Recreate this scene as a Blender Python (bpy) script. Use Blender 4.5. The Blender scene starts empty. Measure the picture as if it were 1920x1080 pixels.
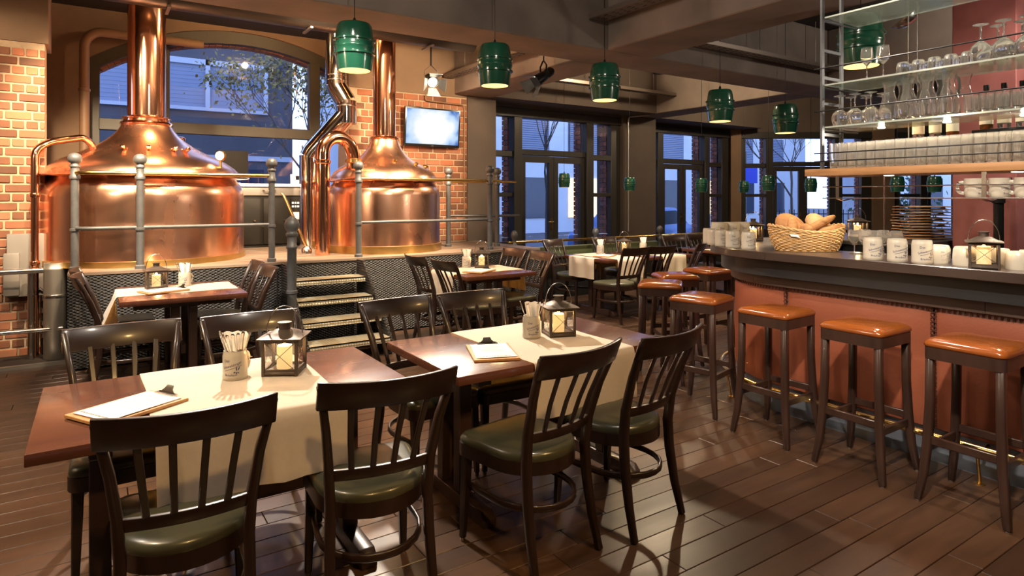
import bpy, bmesh, math, random
from mathutils import Vector, Matrix, Euler
random.seed(7)
SC = bpy.context.scene
COL = SC.collection
PI = math.pi
R = math.radians

# ------------------------------------------------------------------ camera, world, lights, exposure
cam = bpy.data.cameras.new('camera'); cam_o = bpy.data.objects.new('camera', cam); COL.objects.link(cam_o)
cam_o.location = (0, 0, 1.55)
cam_o.rotation_euler = (R(90), 0, R(-33.4))
cam.sensor_width = 36; cam.lens = 1180/1920*36
cam.shift_y = -170/1920
cam.clip_start = .05; cam.clip_end = 300
SC.camera = cam_o
SC.view_settings.view_transform = 'Standard'
SC.view_settings.look = 'None'
SC.view_settings.gamma = 1
SC.view_settings.use_curve_mapping = False
SC.view_settings.exposure = 1.6

W = bpy.data.worlds.new('dusk'); SC.world = W; W.use_nodes = True
nt = W.node_tree; bgn = nt.nodes['Background']
tcn = nt.nodes.new('ShaderNodeTexCoord'); sep = nt.nodes.new('ShaderNodeSeparateXYZ'); rmp = nt.nodes.new('ShaderNodeValToRGB')
nt.links.new(tcn.outputs['Generated'], sep.inputs[0]); nt.links.new(sep.outputs['Z'], rmp.inputs[0]); nt.links.new(rmp.outputs[0], bgn.inputs[0])
rmp.color_ramp.elements[0].position = 0.0; rmp.color_ramp.elements[0].color = (.40, .54, .88, 1)
rmp.color_ramp.elements[1].position = .7; rmp.color_ramp.elements[1].color = (.16, .26, .60, 1)
bgn.inputs[1].default_value = 1.55

def spot(loc, tgt, power, col=(1, .78, .52), ang=50, rad=.06, blend=.5):
    l = bpy.data.lights.new('spot_beam', 'SPOT'); l.energy = power; l.color = col; l.spot_size = R(ang); l.spot_blend = blend; l.shadow_soft_size = rad
    o = bpy.data.objects.new('spot_beam', l); COL.objects.link(o); o.location = loc
    o.rotation_euler = (Vector(tgt)-Vector(loc)).to_track_quat('-Z', 'Y').to_euler()
    return o
def point_light(loc, power, col=(1, .7, .4), rad=.05):
    l = bpy.data.lights.new('fill_candle_light', 'POINT'); l.energy = power; l.color = col; l.shadow_soft_size = rad
    o = bpy.data.objects.new('fill_candle_light', l); COL.objects.link(o); o.location = loc
    return o
WARM = (1, .75, .48); NEUT = (1, .87, .72); AMB = (1, .58, .25)
# kettle and brewhouse spots
spot((-.4, 5.7, 3.6), (.35, 8.0, 1.7), 420, WARM, 60)
spot((1.5, 5.8, 3.7), (.8, 8.0, 1.5), 300, WARM, 60)
spot((3.7, 5.9, 3.6), (3.0, 7.6, 1.6), 420, WARM, 60)
spot((1.7, 6.1, 3.8), (2.5, 8.0, 1.8), 240, WARM, 70)
point_light((.6, 7.9, 3.90), 55, AMB, .05)  # unseen fill added above the niche with the next one, no lamp hangs there
point_light((2.2, 7.4, 3.90), 30, AMB, .05)
spot((-1.5, 5.7, 3.5), (-.7, 7.7, 1.9), 65, WARM, 70)
spot((4.0, 6.2, 3.2), (3.9, 8.5, 2.5), 120, WARM, 75)
spot((.3, 5.4, 2.98), (.45, 7.1, 1.35), 170, WARM, 55, .03)
spot((3.1, 5.4, 2.98), (2.95, 6.9, 1.4), 110, WARM, 50, .03)
# dining spots
spot((1.02, 5.4, 3.0), (.45, 2.85, .75), 330, NEUT, 40)
spot((2.37, 5.4, 3.0), (2.02, 2.9, .75), 330, NEUT, 40)
spot((-.3, 5.4, 3.02), (.55, 6.1, .75), 260, NEUT, 46)
spot((2.5, 5.7, 3.3), (3.5, 6.1, .75), 140, NEUT, 60)
spot((5.3, 5.8, 3.0), (6.1, 6.5, .75), 170, NEUT, 70)
spot((-1.2, 2.6, 3.3), (-.8, 3.4, 0), 110, WARM, 80)
# bar spots
spot((1.3, .6, 3.2), (4.1, 2.0, .55), 190, NEUT, 40)
spot((2.4, 4.2, 3.1), (4.1, 3.0, .6), 70, NEUT, 45)
spot((2.9, 1.4, 3.7), (4.2, 1.7, 2.2), 90, NEUT, 50, .03)
spot((3.6, 2.6, 3.8), (4.2, 1.9, 2.0), 70, NEUT, 50, .03)
spot((5.0, 1.9, 3.6), (4.2, 1.7, 1.8), 90, NEUT, 60, .03)
spot((5.3, .9, 3.7), (6.3, 2.2, 1.6), 60, NEUT, 60)
# general glow from unseen point lights, added as fill to brighten the room
point_light((1.5, 1.5, 3.6), 42, NEUT, .08)
point_light((-1.5, 4.0, 3.6), 42, NEUT, .08)
spot((1.2, 3.9, 3.3), (2.0, 6.3, .5), 90, NEUT, 45)  # beam added to brighten the steps
point_light((2.2, 6.3, 3.75), 40, WARM, .08)
point_light((7.0, 6.6, 3.7), 60, WARM, .08)
point_light((11.0, 7.0, 3.6), 60, WARM, .08)
point_light((8.0, 2.5, 3.6), 22, NEUT, .08)
point_light((5.75, 1.0, 2.6), 20, NEUT, .06)
spot((.25, .0, 2.75), (.5, 2.4, .5), 50, (1, .60, .22), 50)
spot((2.2, .2, 2.75), (2.3, 1.9, .0), 55, (1, .60, .22), 70)
point_light((-2.2, 4.0, 2.7), 34, WARM, .06)

# ------------------------------------------------------------------ materials
MT = {}
def M(name, col, rough=.5, metal=0., col2=None, scale=6., stretch=(1, 1, 1), bump=0., bscale=None, rnd=0., island=False, coat=0., spec=.5, detail=4., rvar=0., emit=None, estr=0., trans=0., sss=0., alpha=None):
    m = bpy.data.materials.new(name); m.use_nodes = True; MT[name] = m
    t = m.node_tree; n = t.nodes; L = t.links; b = n['Principled BSDF']
    b.inputs['Base Color'].default_value = (*col, 1); b.inputs['Roughness'].default_value = rough; b.inputs['Metallic'].default_value = metal
    b.inputs['Coat Weight'].default_value = coat; b.inputs['Coat Roughness'].default_value = .12
    b.inputs['Specular IOR Level'].default_value = spec
    if trans: b.inputs['Transmission Weight'].default_value = trans
    if sss: b.inputs['Subsurface Weight'].default_value = sss; b.inputs['Subsurface Radius'].default_value = (.02, .01, .006)
    if emit: b.inputs['Emission Color'].default_value = (*emit, 1); b.inputs['Emission Strength'].default_value = estr
    nz = None
    if col2 or bump or rvar:
        tc = n.new('ShaderNodeTexCoord'); mp = n.new('ShaderNodeMapping'); L.new(tc.outputs['Object'], mp.inputs[0]); mp.inputs['Scale'].default_value = stretch
        nz = n.new('ShaderNodeTexNoise'); nz.inputs['Scale'].default_value = scale; nz.inputs['Detail'].default_value = detail
        L.new(mp.outputs[0], nz.inputs['Vector'])
        if rnd:
            oi = n.new('ShaderNodeNewGeometry') if island else n.new('ShaderNodeObjectInfo')
            ad = n.new('ShaderNodeVectorMath'); ad.operation = 'ADD'; ml = n.new('ShaderNodeMath'); ml.operation = 'MULTIPLY'; ml.inputs[1].default_value = 37
            L.new(oi.outputs['Random Per Island' if island else 'Random'], ml.inputs[0]); L.new(mp.outputs[0], ad.inputs[0]); L.new(ml.outputs[0], ad.inputs[1]); L.new(ad.outputs[0], nz.inputs['Vector'])
    if col2:
        mx = n.new('ShaderNodeMix'); mx.data_type = 'RGBA'; mx.inputs[6].default_value = (*col, 1); mx.inputs[7].default_value = (*col2, 1)
        cr = n.new('ShaderNodeMapRange'); cr.inputs[1].default_value = .3; cr.inputs[2].default_value = .7; L.new(nz.outputs[0], cr.inputs[0]); L.new(cr.outputs[0], mx.inputs[0])
        out = mx.outputs[2]
        if rnd:
            hs = n.new('ShaderNodeHueSaturation'); mr = n.new('ShaderNodeMapRange'); mr.inputs[3].default_value = 1-rnd; mr.inputs[4].default_value = 1+rnd
            L.new(oi.outputs['Random Per Island' if island else 'Random'], mr.inputs[0]); L.new(mr.outputs[0], hs.inputs['Value']); L.new(out, hs.inputs['Color']); out = hs.outputs[0]
        L.new(out, b.inputs['Base Color'])
    if rvar:
        m2 = n.new('ShaderNodeMapRange'); m2.inputs[3].default_value = max(.02, rough-rvar); m2.inputs[4].default_value = rough+rvar; L.new(nz.outputs[0], m2.inputs[0]); L.new(m2.outputs[0], b.inputs['Roughness'])
    if bump:
        bp = n.new('ShaderNodeBump'); bp.inputs['Strength'].default_value = bump; bp.inputs['Distance'].default_value = .01
        src = nz.outputs[0]
        if bscale:
            n2 = n.new('ShaderNodeTexNoise'); n2.inputs['Scale'].default_value = bscale; L.new(mp.outputs[0], n2.inputs['Vector']); src = n2.outputs[0]
        L.new(src, bp.inputs['Height']); L.new(bp.outputs[0], b.inputs['Normal'])
    return m

M('chair_wood', (.015, .007, .0045), .33, col2=(.024, .011, .007), scale=14, stretch=(1, 1, .1), coat=.25)
M('table_wood', (.115, .040, .021), .26, col2=(.075, .025, .014), scale=9, stretch=(.25, 2.2, 1), coat=.35, rvar=.05)
M('stool_wood', (.026, .012, .009), .36, col2=(.045, .022, .016), scale=14, stretch=(1, 1, .1), coat=.2)
M('floor_wood', (.066, .034, .019), .33, col2=(.040, .021, .013), scale=3, stretch=(.7, 5, 1), rnd=.30, rvar=.08, spec=.5)
M('floor_wood_stuff', (.066, .034, .019), .33, col2=(.040, .021, .013), scale=3, stretch=(.7, 5, 1), rnd=.30, island=True, rvar=.08)
M('subfloor', (.020, .013, .009), .9)
M('deck_wood', (.19, .135, .095), .6, col2=(.13, .09, .065), scale=5, stretch=(.5, 6, 1), bump=.1, rnd=.2)
M('oak', (.34, .175, .075), .42, col2=(.24, .115, .045), scale=7, stretch=(6, .5, 6), bump=.05)
M('bar_wood', (.050, .032, .026), .30, col2=(.032, .020, .017), scale=8, stretch=(2, .3, 1), coat=.3)
M('bar_dark', (.016, .016, .018), .35, col2=(.024, .024, .026), scale=4)
M('bar_trim', (.085, .052, .040), .42, col2=(.055, .033, .026), scale=8, stretch=(3, .3, 3))
M('leather_rust', (.30, .088, .045), .42, col2=(.24, .066, .034), scale=3, bump=.10, bscale=60)
M('stitch', (.05, .012, .008), .7)
M('leather_tan', (.27, .075, .014), .18, col2=(.21, .055, .011), scale=5, bump=.05, bscale=30, coat=.4)
M('vinyl_green', (.060, .058, .034), .30, col2=(.045, .045, .028), scale=4, coat=.15)
M('copper', (.94, .56, .39), .25, 1., col2=(.88, .46, .29), scale=4, stretch=(1, 1, .35), bump=.05, rvar=.10)
M('copper_smooth', (.93, .50, .32), .13, 1., col2=(.87, .43, .26), scale=6)
M('brass', (.85, .58, .22), .22, 1., col2=(.75, .48, .16), scale=8)
M('brass_band', (.62, .42, .16), .35, 1., col2=(.5, .32, .11), scale=6)
M('steel', (.62, .58, .54), .20, 1., col2=(.52, .49, .46), scale=8)
M('steel_mirror', (.80, .76, .72), .08, 1.)
M('grey_iron', (.085, .087, .092), .42, .2, col2=(.065, .067, .071), scale=20, bump=.05)
M('black_metal', (.018, .017, .017), .35, .7)
M('lantern_metal', (.115, .085, .065), .5, .6, col2=(.075, .055, .043), scale=14)
M('brick', (.33, .110, .052), .85, col2=(.17, .085, .052), scale=3, bump=.35, rnd=.5)
M('brick_outside', (.26, .11, .08), .9, col2=(.13, .05, .036), scale=9, bump=.3, rnd=.4, island=True)
M('mortar', (.46, .34, .225), .95, col2=(.38, .28, .185), scale=22, bump=.4)
M('mortar_outside', (.22, .20, .20), .95)
M('plaster_brown', (.20, .125, .075), .8, col2=(.16, .10, .06), scale=2.5, bump=.06)
M('plaster_dark', (.085, .062, .048), .8, col2=(.065, .048, .038), scale=2)
M('concrete', (.22, .175, .145), .8, col2=(.15, .12, .10), scale=2.2, bump=.12)
M('ceiling_dark', (.030, .024, .021), .85, col2=(.022, .018, .016), scale=2)
M('frame_dark', (.030, .026, .022), .45, col2=(.024, .021, .018), scale=9, stretch=(1, 1, .2))
M('frame_olive', (.052, .043, .027), .45, col2=(.042, .034, .021), scale=9, stretch=(1, 1, .2))
M('pipe_brown', (.22, .125, .065), .5)
M('duct_black', (.028, .021, .017), .4, .3)
M('tray_metal', (.20, .165, .14), .45, .7)
M('green_enamel', (.016, .098, .056), .22, col2=(.009, .066, .037), scale=3, coat=.6)
M('lamp_inside', (.9, .75, .45), .5, emit=(1, .60, .18), estr=.85)
M('spot_lens', (1, .9, .7), .3, emit=(1, .88, .66), estr=2.2)
M('wax', (.80, .70, .50), .5, sss=.3, emit=(1, .62, .24), estr=.22)
M('flame', (1, .7, .3), .5, emit=(1, .62, .22), estr=25.)
M('paper', (.78, .73, .64), .7, col2=(.70, .65, .56), scale=6)
M('napkin', (.85, .80, .72), .8, col2=(.76, .70, .62), scale=9, bump=.1)
M('clipboard_wood', (.50, .26, .095), .45, col2=(.38, .18, .06), scale=8, stretch=(4, .6, 1))
M('print', (.16, .14, .13), .8)
M('ceramic', (.46, .41, .33), .32, col2=(.40, .35, .28), scale=8, coat=.3)
M('ink', (.055, .055, .12), .6)
M('cutlery', (.78, .74, .68), .18, 1.)
M('wicker', (.56, .34, .14), .55, col2=(.42, .235, .09), scale=30, rnd=.25, island=True)
M('bread', (.46, .225, .080), .75, col2=(.24, .095, .03), scale=9, bump=.6, bscale=30, rnd=.15)
M('bread_pale', (.60, .39, .20), .8, col2=(.42, .21, .075), scale=7, bump=.6, bscale=26)
M('plaster_red', (.21, .06, .055), .75, col2=(.29, .10, .09), scale=4, bump=.12)
M('facade_grey', (.085, .080, .092), .9, col2=(.070, .066, .076), scale=1.5)
M('facade_white', (.62, .64, .68), .9, col2=(.54, .56, .60), scale=.8)
M('facade_frame', (.42, .44, .50), .7)
M('blind', (.20, .23, .32), .7)
M('window_dark', (.03, .04, .07), .15)
M('window_lit', (.9, .7, .35), .5, emit=(1, .68, .28), estr=.5)
M('sign_blue', (.03, .05, .42), .5, emit=(.05, .08, .5), estr=.04)
M('street', (.10, .10, .115), .85, col2=(.075, .075, .085), scale=1.2)
M('bark', (.075, .05, .038), .9, col2=(.05, .033, .026), scale=9)
M('leaf', (.13, .14, .03), .7, col2=(.30, .17, .03), scale=2, rnd=.3, island=True)
M('hedge', (.035, .085, .035), .8, col2=(.02, .05, .02), scale=4, rnd=.3, island=True)
M('plastic_white', (.72, .70, .66), .35)
M('plastic_black', (.012, .012, .014), .25)
M('panel_grey', (.17, .155, .14), .4)
M('cabinet_dark', (.014, .012, .010), .5, spec=.15)
M('screen_dark', (.012, .010, .009), .6, spec=.08)
M('worktop_white', (.70, .72, .74), .25)
M('dial', (.9, .85, .7), .4, emit=(1, .82, .5), estr=.3)
M('button_white', (.8, .8, .75), .4, emit=(1, .95, .8), estr=.25)
M('button_red', (.8, .12, .03), .4, emit=(1, .25, .05), estr=.4)
M('bench_green', (.075, .085, .035), .4)
M('bottle_amber', (.42, .16, .03), .08, trans=.85)
M('label_cream', (.72, .65, .50), .7)
M('plinth_blue', (.16, .18, .22), .35, .2)
M('zinc', (.5, .48, .44), .4, .9)

def glass(name, tint, reflect=.12, rough=.02, edge=.75, body=.0):
    m = bpy.data.materials.new(name); m.use_nodes = True; MT[name] = m; t = m.node_tree; n = t.nodes; L = t.links
    n.remove(n['Principled BSDF']); o = n['Material Output']
    tr = n.new('ShaderNodeBsdfTransparent'); tr.inputs[0].default_value = (*tint, 1)
    gl = n.new('ShaderNodeBsdfGlossy'); gl.inputs['Roughness'].default_value = rough
    lw = n.new('ShaderNodeLayerWeight'); lw.inputs['Blend'].default_value = .35
    mr = n.new('ShaderNodeMapRange'); mr.inputs[3].default_value = reflect; mr.inputs[4].default_value = edge
    mx = n.new('ShaderNodeMixShader'); L.new(lw.outputs['Facing'], mr.inputs[0]); L.new(mr.outputs[0], mx.inputs[0]); L.new(tr.outputs[0], mx.inputs[1]); L.new(gl.outputs[0], mx.inputs[2])
    last = mx
    if body:
        df = n.new('ShaderNodeBsdfDiffuse'); df.inputs[0].default_value = (.85, .82, .76, 1); m2 = n.new('ShaderNodeMixShader'); m2.inputs[0].default_value = body
        L.new(mx.outputs[0], m2.inputs[1]); L.new(df.outputs[0], m2.inputs[2]); last = m2
    L.new(last.outputs[0], o.inputs[0]); return m
glass('pane_glass', (.97, .98, 1), .035, .01, .30)
glass('lantern_glass', (.98, .97, .95), .05, .02, .45)
def real_glass(name, col, rough, lit_mix):
    m = bpy.data.materials.new(name); m.use_nodes = True; MT[name] = m; t = m.node_tree; n = t.nodes; L = t.links; n.remove(n['Principled BSDF'])
    g = n.new('ShaderNodeBsdfGlass'); g.inputs['Color'].default_value = (*col, 1); g.inputs['Roughness'].default_value = rough; g.inputs['IOR'].default_value = 1.45
    d = n.new('ShaderNodeBsdfDiffuse'); d.inputs[0].default_value = (.9, .87, .8, 1); tl = n.new('ShaderNodeBsdfTranslucent'); tl.inputs[0].default_value = (.9, .87, .8, 1)
    m1 = n.new('ShaderNodeMixShader'); m2 = n.new('ShaderNodeMixShader'); m2.inputs[0].default_value = lit_mix
    L.new(d.outputs[0], m1.inputs[1]); L.new(tl.outputs[0], m1.inputs[2]); L.new(g.outputs[0], m2.inputs[1]); L.new(m1.outputs[0], m2.inputs[2]); L.new(m2.outputs[0], n['Material Output'].inputs[0])
real_glass('glassware', (1, .99, .98), .0, .06); real_glass('glassware_row', (1, .985, .96), .0, .15)  # white mixed into clear glass stands for light on it, stronger on the row
glass('shelf_glass', (.80, .90, .86), .16, .10, .45, .16)
glass('shelf_edge', (.30, .62, .52), .2, .1, .5, .35)

def cloth_mat():
    m = M('cloth', (.80, .76, .68), .85, col2=(.74, .70, .61), scale=60, bump=.05); t = m.node_tree; n = t.nodes; L = t.links
    b = n['Principled BSDF']; tl = n.new('ShaderNodeBsdfTranslucent'); tl.inputs[0].default_value = (.90, .62, .26, 1); mx = n.new('ShaderNodeMixShader'); mx.inputs[0].default_value = .48  # amber tint puts warm lamp light into the white cloth
    L.new(b.outputs[0], mx.inputs[1]); L.new(tl.outputs[0], mx.inputs[2]); L.new(mx.outputs[0], n['Material Output'].inputs[0])
cloth_mat()
def mesh_skirt_mat():
    m = M('skirt_mesh', (.055, .050, .048), .5, .1); t = m.node_tree; n = t.nodes; L = t.links; b = n['Principled BSDF']
    tc = n.new('ShaderNodeTexCoord'); hs = []
    for ang in (28, -28):
        mp = n.new('ShaderNodeMapping'); mp.inputs['Rotation'].default_value = (0, R(ang), 0); L.new(tc.outputs['Object'], mp.inputs[0])
        wv = n.new('ShaderNodeTexWave'); wv.wave_type = 'BANDS'; wv.bands_direction = 'Z'; wv.inputs['Scale'].default_value = 13; L.new(mp.outputs[0], wv.inputs['Vector']); hs.append(wv)
    mx = n.new('ShaderNodeMath'); mx.operation = 'MAXIMUM'; L.new(hs[0].outputs['Fac'], mx.inputs[0]); L.new(hs[1].outputs['Fac'], mx.inputs[1])
    bp = n.new('ShaderNodeBump'); bp.inputs['Strength'].default_value = .9; bp.inputs['Distance'].default_value = .02; L.new(mx.outputs[0], bp.inputs['Height']); L.new(bp.outputs[0], b.inputs['Normal'])
    cr = n.new('ShaderNodeValToRGB'); cr.color_ramp.elements[0].position = .6; cr.color_ramp.elements[0].color = (.012, .011, .011, 1); cr.color_ramp.elements[1].position = .95; cr.color_ramp.elements[1].color = (.022, .020, .019, 1)
    L.new(mx.outputs[0], cr.inputs[0]); L.new(cr.outputs[0], b.inputs['Base Color'])
mesh_skirt_mat()
def tread_mat():
    m = M('tread_grate', (.50, .45, .33), .45, .5); t = m.node_tree; n = t.nodes; L = t.links; b = n['Principled BSDF']
    tc = n.new('ShaderNodeTexCoord'); mp = n.new('ShaderNodeMapping'); mp.inputs['Scale'].default_value = (38, 38, 38); L.new(tc.outputs['Object'], mp.inputs[0])
    ck = n.new('ShaderNodeTexVoronoi'); ck.inputs['Scale'].default_value = 1; ck.inputs['Randomness'].default_value = 0; L.new(mp.outputs[0], ck.inputs['Vector'])
    bp = n.new('ShaderNodeBump'); bp.inputs['Strength'].default_value = .9; bp.inputs['Distance'].default_value = .02; L.new(ck.outputs['Distance'], bp.inputs['Height']); L.new(bp.outputs[0], b.inputs['Normal'])
tread_mat()
def tv_mat():
    m = bpy.data.materials.new('tv_picture'); m.use_nodes = True; MT['tv_picture'] = m; t = m.node_tree; n = t.nodes; L = t.links
    n.remove(n['Principled BSDF']); em = n.new('ShaderNodeEmission'); em.inputs[1].default_value = .36
    tc = n.new('ShaderNodeTexCoord'); nz = n.new('ShaderNodeTexNoise'); nz.inputs['Scale'].default_value = 5; nz.inputs['Detail'].default_value = 3
    L.new(tc.outputs['Object'], nz.inputs['Vector'])
    gr = n.new('ShaderNodeTexGradient'); gr.gradient_type = 'SPHERICAL'; mp = n.new('ShaderNodeMapping'); mp.inputs['Location'].default_value = (.05, 0, .05); mp.inputs['Scale'].default_value = (2.1, 1, 2.6)
    L.new(tc.outputs['Object'], mp.inputs[0]); L.new(mp.outputs[0], gr.inputs[0])
    ad = n.new('ShaderNodeMath'); ad.operation = 'ADD'; ml = n.new('ShaderNodeMath'); ml.operation = 'MULTIPLY'; ml.inputs[1].default_value = .75
    L.new(nz.outputs[0], ml.inputs[0]); L.new(ml.outputs[0], ad.inputs[0]); L.new(gr.outputs[0], ad.inputs[1])
    cr = n.new('ShaderNodeValToRGB'); e = cr.color_ramp.elements; e[0].position = .30; e[0].color = (.06, .16, .50, 1); e[1].position = .80; e[1].color = (.92, .95, 1, 1)
    x = e.new(.50); x.color = (.48, .66, .92, 1)
    L.new(ad.outputs[0], cr.inputs[0]); L.new(cr.outputs[0], em.inputs[0]); L.new(em.outputs[0], n['Material Output'].inputs[0])
tv_mat()

# ------------------------------------------------------------------ mesh helpers
class MB:
    def __init__(s): s.v = []; s.f = []
    def add(s, vs, fs):
        o = len(s.v); s.v += [tuple(v) for v in vs]; s.f += [tuple(i+o for i in f) for f in fs]; return s
    def box(s, c, d, rz=0., m=None):
        x, y, z = d[0]/2, d[1]/2, d[2]/2
        vs = [Vector((sx*x, sy*y, sz*z)) for sz in (-1, 1) for sy in (-1, 1) for sx in (-1, 1)]
        rot = m if m is not None else Matrix.Rotation(rz, 3, 'Z')
        vs = [rot @ v + Vector(c) for v in vs]
        return s.add(vs, [(0, 2, 3, 1), (4, 5, 7, 6), (0, 1, 5, 4), (2, 6, 7, 3), (0, 4, 6, 2), (1, 3, 7, 5)])
    def bb(s, x0, x1, y0, y1, z0, z1): return s.box(((x0+x1)/2, (y0+y1)/2, (z0+z1)/2), (x1-x0, y1-y0, z1-z0))
    def sweep(s, pts, secs, up=(0, 0, 1), cap=True, closed=False):
        """pts: path; secs: list of (w,h) per pt or one; rectangular profile"""
        n = len(pts); P = [Vector(p) for p in pts]; rings = []
        if not isinstance(secs, list): secs = [secs]*n
        for i in range(n):
            if closed: t = P[(i+1) % n]-P[i-1]
            else: t = P[min(i+1, n-1)]-P[max(i-1, 0)]
            t.normalize(); u = Vector(up); sd = t.cross(u)
            if sd.length < 1e-5: sd = t.cross(Vector((0, 1, 0)))
            sd.normalize(); u2 = sd.cross(t).normalized(); w, h = secs[i]
            rings.append([P[i]+sd*w/2*a+u2*h/2*b for a, b in ((-1, -1), (1, -1), (1, 1), (-1, 1))])
        return s._rings(rings, cap, closed)
    def tube(s, pts, r, seg=10, cap=True, closed=False):
        n = len(pts); P = [Vector(p) for p in pts]; rings = []; rr = r if isinstance(r, list) else [r]*n; pu = None
        for i in range(n):
            if closed: t = P[(i+1) % n]-P[i-1]
            else: t = P[min(i+1, n-1)]-P[max(i-1, 0)]
            t.normalize()
            if pu is None:
                a = Vector((0, 0, 1)) if abs(t.z) < .9 else Vector((1, 0, 0)); pu = t.cross(a).normalized()
            else:
                pu = (pu-t*pu.dot(t)).normalized()
            w = t.cross(pu)
            rings.append([P[i]+(pu*math.cos(2*PI*k/seg)+w*math.sin(2*PI*k/seg))*rr[i] for k in range(seg)])
        return s._rings(rings, cap, closed)
    def _rings(s, rings, cap, closed):
        k = len(rings[0]); n = len(rings); vs = [v for r in rings for v in r]; fs = []
        for i in range(n if closed else n-1):
            a, b = i*k, ((i+1) % n)*k
            for j in range(k): fs.append((a+j, a+(j+1) % k, b+(j+1) % k, b+j))
        if cap and not closed: fs.append(tuple(range(k-1, -1, -1))); fs.append(tuple((n-1)*k+j for j in range(k)))
        return s.add(vs, fs)
    def lathe(s, prof, seg=24, c=(0, 0, 0), caps=True, m=None):
        rings = []
        for r, z in prof: rings.append([Vector((r*math.cos(2*PI*k/seg), r*math.sin(2*PI*k/seg), z)) for k in range(seg)])
        if m is not None: rings = [[m @ v for v in r] for r in rings]
        rings = [[v+Vector(c) for v in r] for r in rings]
        return s._rings(rings, caps, False)
    def prism(s, poly, z0, z1):
        k = len(poly); vs = [(x, y, z0) for x, y in poly]+[(x, y, z1) for x, y in poly]
        fs = [tuple(range(k-1, -1, -1)), tuple(range(k, 2*k))]+[(j, (j+1) % k, k+(j+1) % k, k+j) for j in range(k)]
        return s.add(vs, fs)
    def ringstrip(s, A, B, z0, z1):
        """closed band between two equally long plan paths, z0..z1"""
        n = len(A); vs = []
        for (ax, ay), (bx, by) in zip(A, B): vs += [(ax, ay, z0), (bx, by, z0), (bx, by, z1), (ax, ay, z1)]
        fs = []
        for i in range(n-1):
            a, b = 4*i, 4*i+4
            for j in range(4): fs.append((a+j, b+j, b+(j+1) % 4, a+(j+1) % 4))
        fs.append((0, 1, 2, 3)); e = 4*(n-1); fs.append((e+3, e+2, e+1, e))
        return s.add(vs, fs)
    def quadgrid(s, G):
        """G[i][j] points"""
        n, k = len(G), len(G[0]); vs = [p for r in G for p in r]
        return s.add(vs, [(i*k+j, i*k+j+1, (i+1)*k+j+1, (i+1)*k+j) for i in range(n-1) for j in range(k-1)])
    def mesh(s, name, mat, smooth=None, bevel=0., solid=0., bseg=2):
        me = bpy.data.meshes.new(name); me.from_pydata([tuple(v) for v in s.v], [], s.f)
        bm = bmesh.new(); bm.from_mesh(me)
        if solid:
            bmesh.ops.recalc_face_normals(bm, faces=bm.faces); bmesh.ops.solidify(bm, geom=bm.faces[:], thickness=solid)
        bmesh.ops.recalc_face_normals(bm, faces=bm.faces)
        if bevel:
            ed = [e for e in bm.edges if len(e.link_faces) == 2 and e.calc_face_angle(0) > R(35)]
            bmesh.ops.bevel(bm, geom=ed, offset=bevel, segments=bseg, affect='EDGES', profile=.5, clamp_overlap=True)
        bm.to_mesh(me); bm.free()
        if smooth is not None or bevel:
            for p in me.polygons: p.use_smooth = True
            me.set_sharp_from_angle(angle=R(smooth if smooth is not None else 40))
        me.materials.append(MT[mat]); return me
    def build(s, name, mat, parent=None, smooth=None, bevel=0., solid=0., loc=None, rz=0., bseg=2):
        return link(name, s.mesh(name, mat, smooth, bevel, solid, bseg), parent, loc, rz)
def link(name, me, parent=None, loc=None, rz=0.):
    o = bpy.data.objects.new(name, me); COL.objects.link(o)
    if parent is not None: o.parent = parent
    if loc is not None: o.location = loc
    if rz: o.rotation_euler = (0, 0, rz)
    return o
def tag(o, label, cat, group=None, kind=None):
    o['label'] = label; o['category'] = cat
    if group: o['group'] = group
    if kind: o['kind'] = kind
    return o
def thing(name, label, cat, loc=(0, 0, 0), rz=0., group=None):
    o = bpy.data.objects.new(name, None); COL.objects.link(o); o.location = loc; o.rotation_euler = (0, 0, rz); o.empty_display_size = .1
    return tag(o, label, cat, group)
def struct(o): o['kind'] = 'structure'; return o
def sroot(name, loc=(0, 0, 0), rz=0.):
    o = bpy.data.objects.new(name, None); COL.objects.link(o); o.location = loc; o.rotation_euler = (0, 0, rz); o['kind'] = 'structure'; return o
def stuff(o): o['kind'] = 'stuff'; return o
KIDS = {}
def dup(root, loc, rz=0., label=None, group=None):
    def cp(o, par):
        c = o.copy(); COL.objects.link(c)
        if par is not None: c.parent = par
        for ch in o.children: cp(ch, c)
        return c
    r = cp(root, None); r.location = loc; r.rotation_euler = (0, 0, rz)
    if label: r['label'] = label
    if group: r['group'] = group
    return r
def text_mesh(body, size):
    cu = bpy.data.curves.new('lettering', 'FONT'); cu.body = body; cu.size = size; cu.align_x = 'CENTER'; cu.align_y = 'CENTER'; cu.resolution_u = 2
    o = bpy.data.objects.new('lettering', cu); COL.objects.link(o)
    dg = bpy.context.evaluated_depsgraph_get(); me = bpy.data.meshes.new_from_object(o.evaluated_get(dg))
    vs = [tuple(v.co) for v in me.vertices]; fs = [tuple(p.vertices) for p in me.polygons]
    bpy.data.objects.remove(o); bpy.data.meshes.remove(me); return vs, fs

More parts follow.
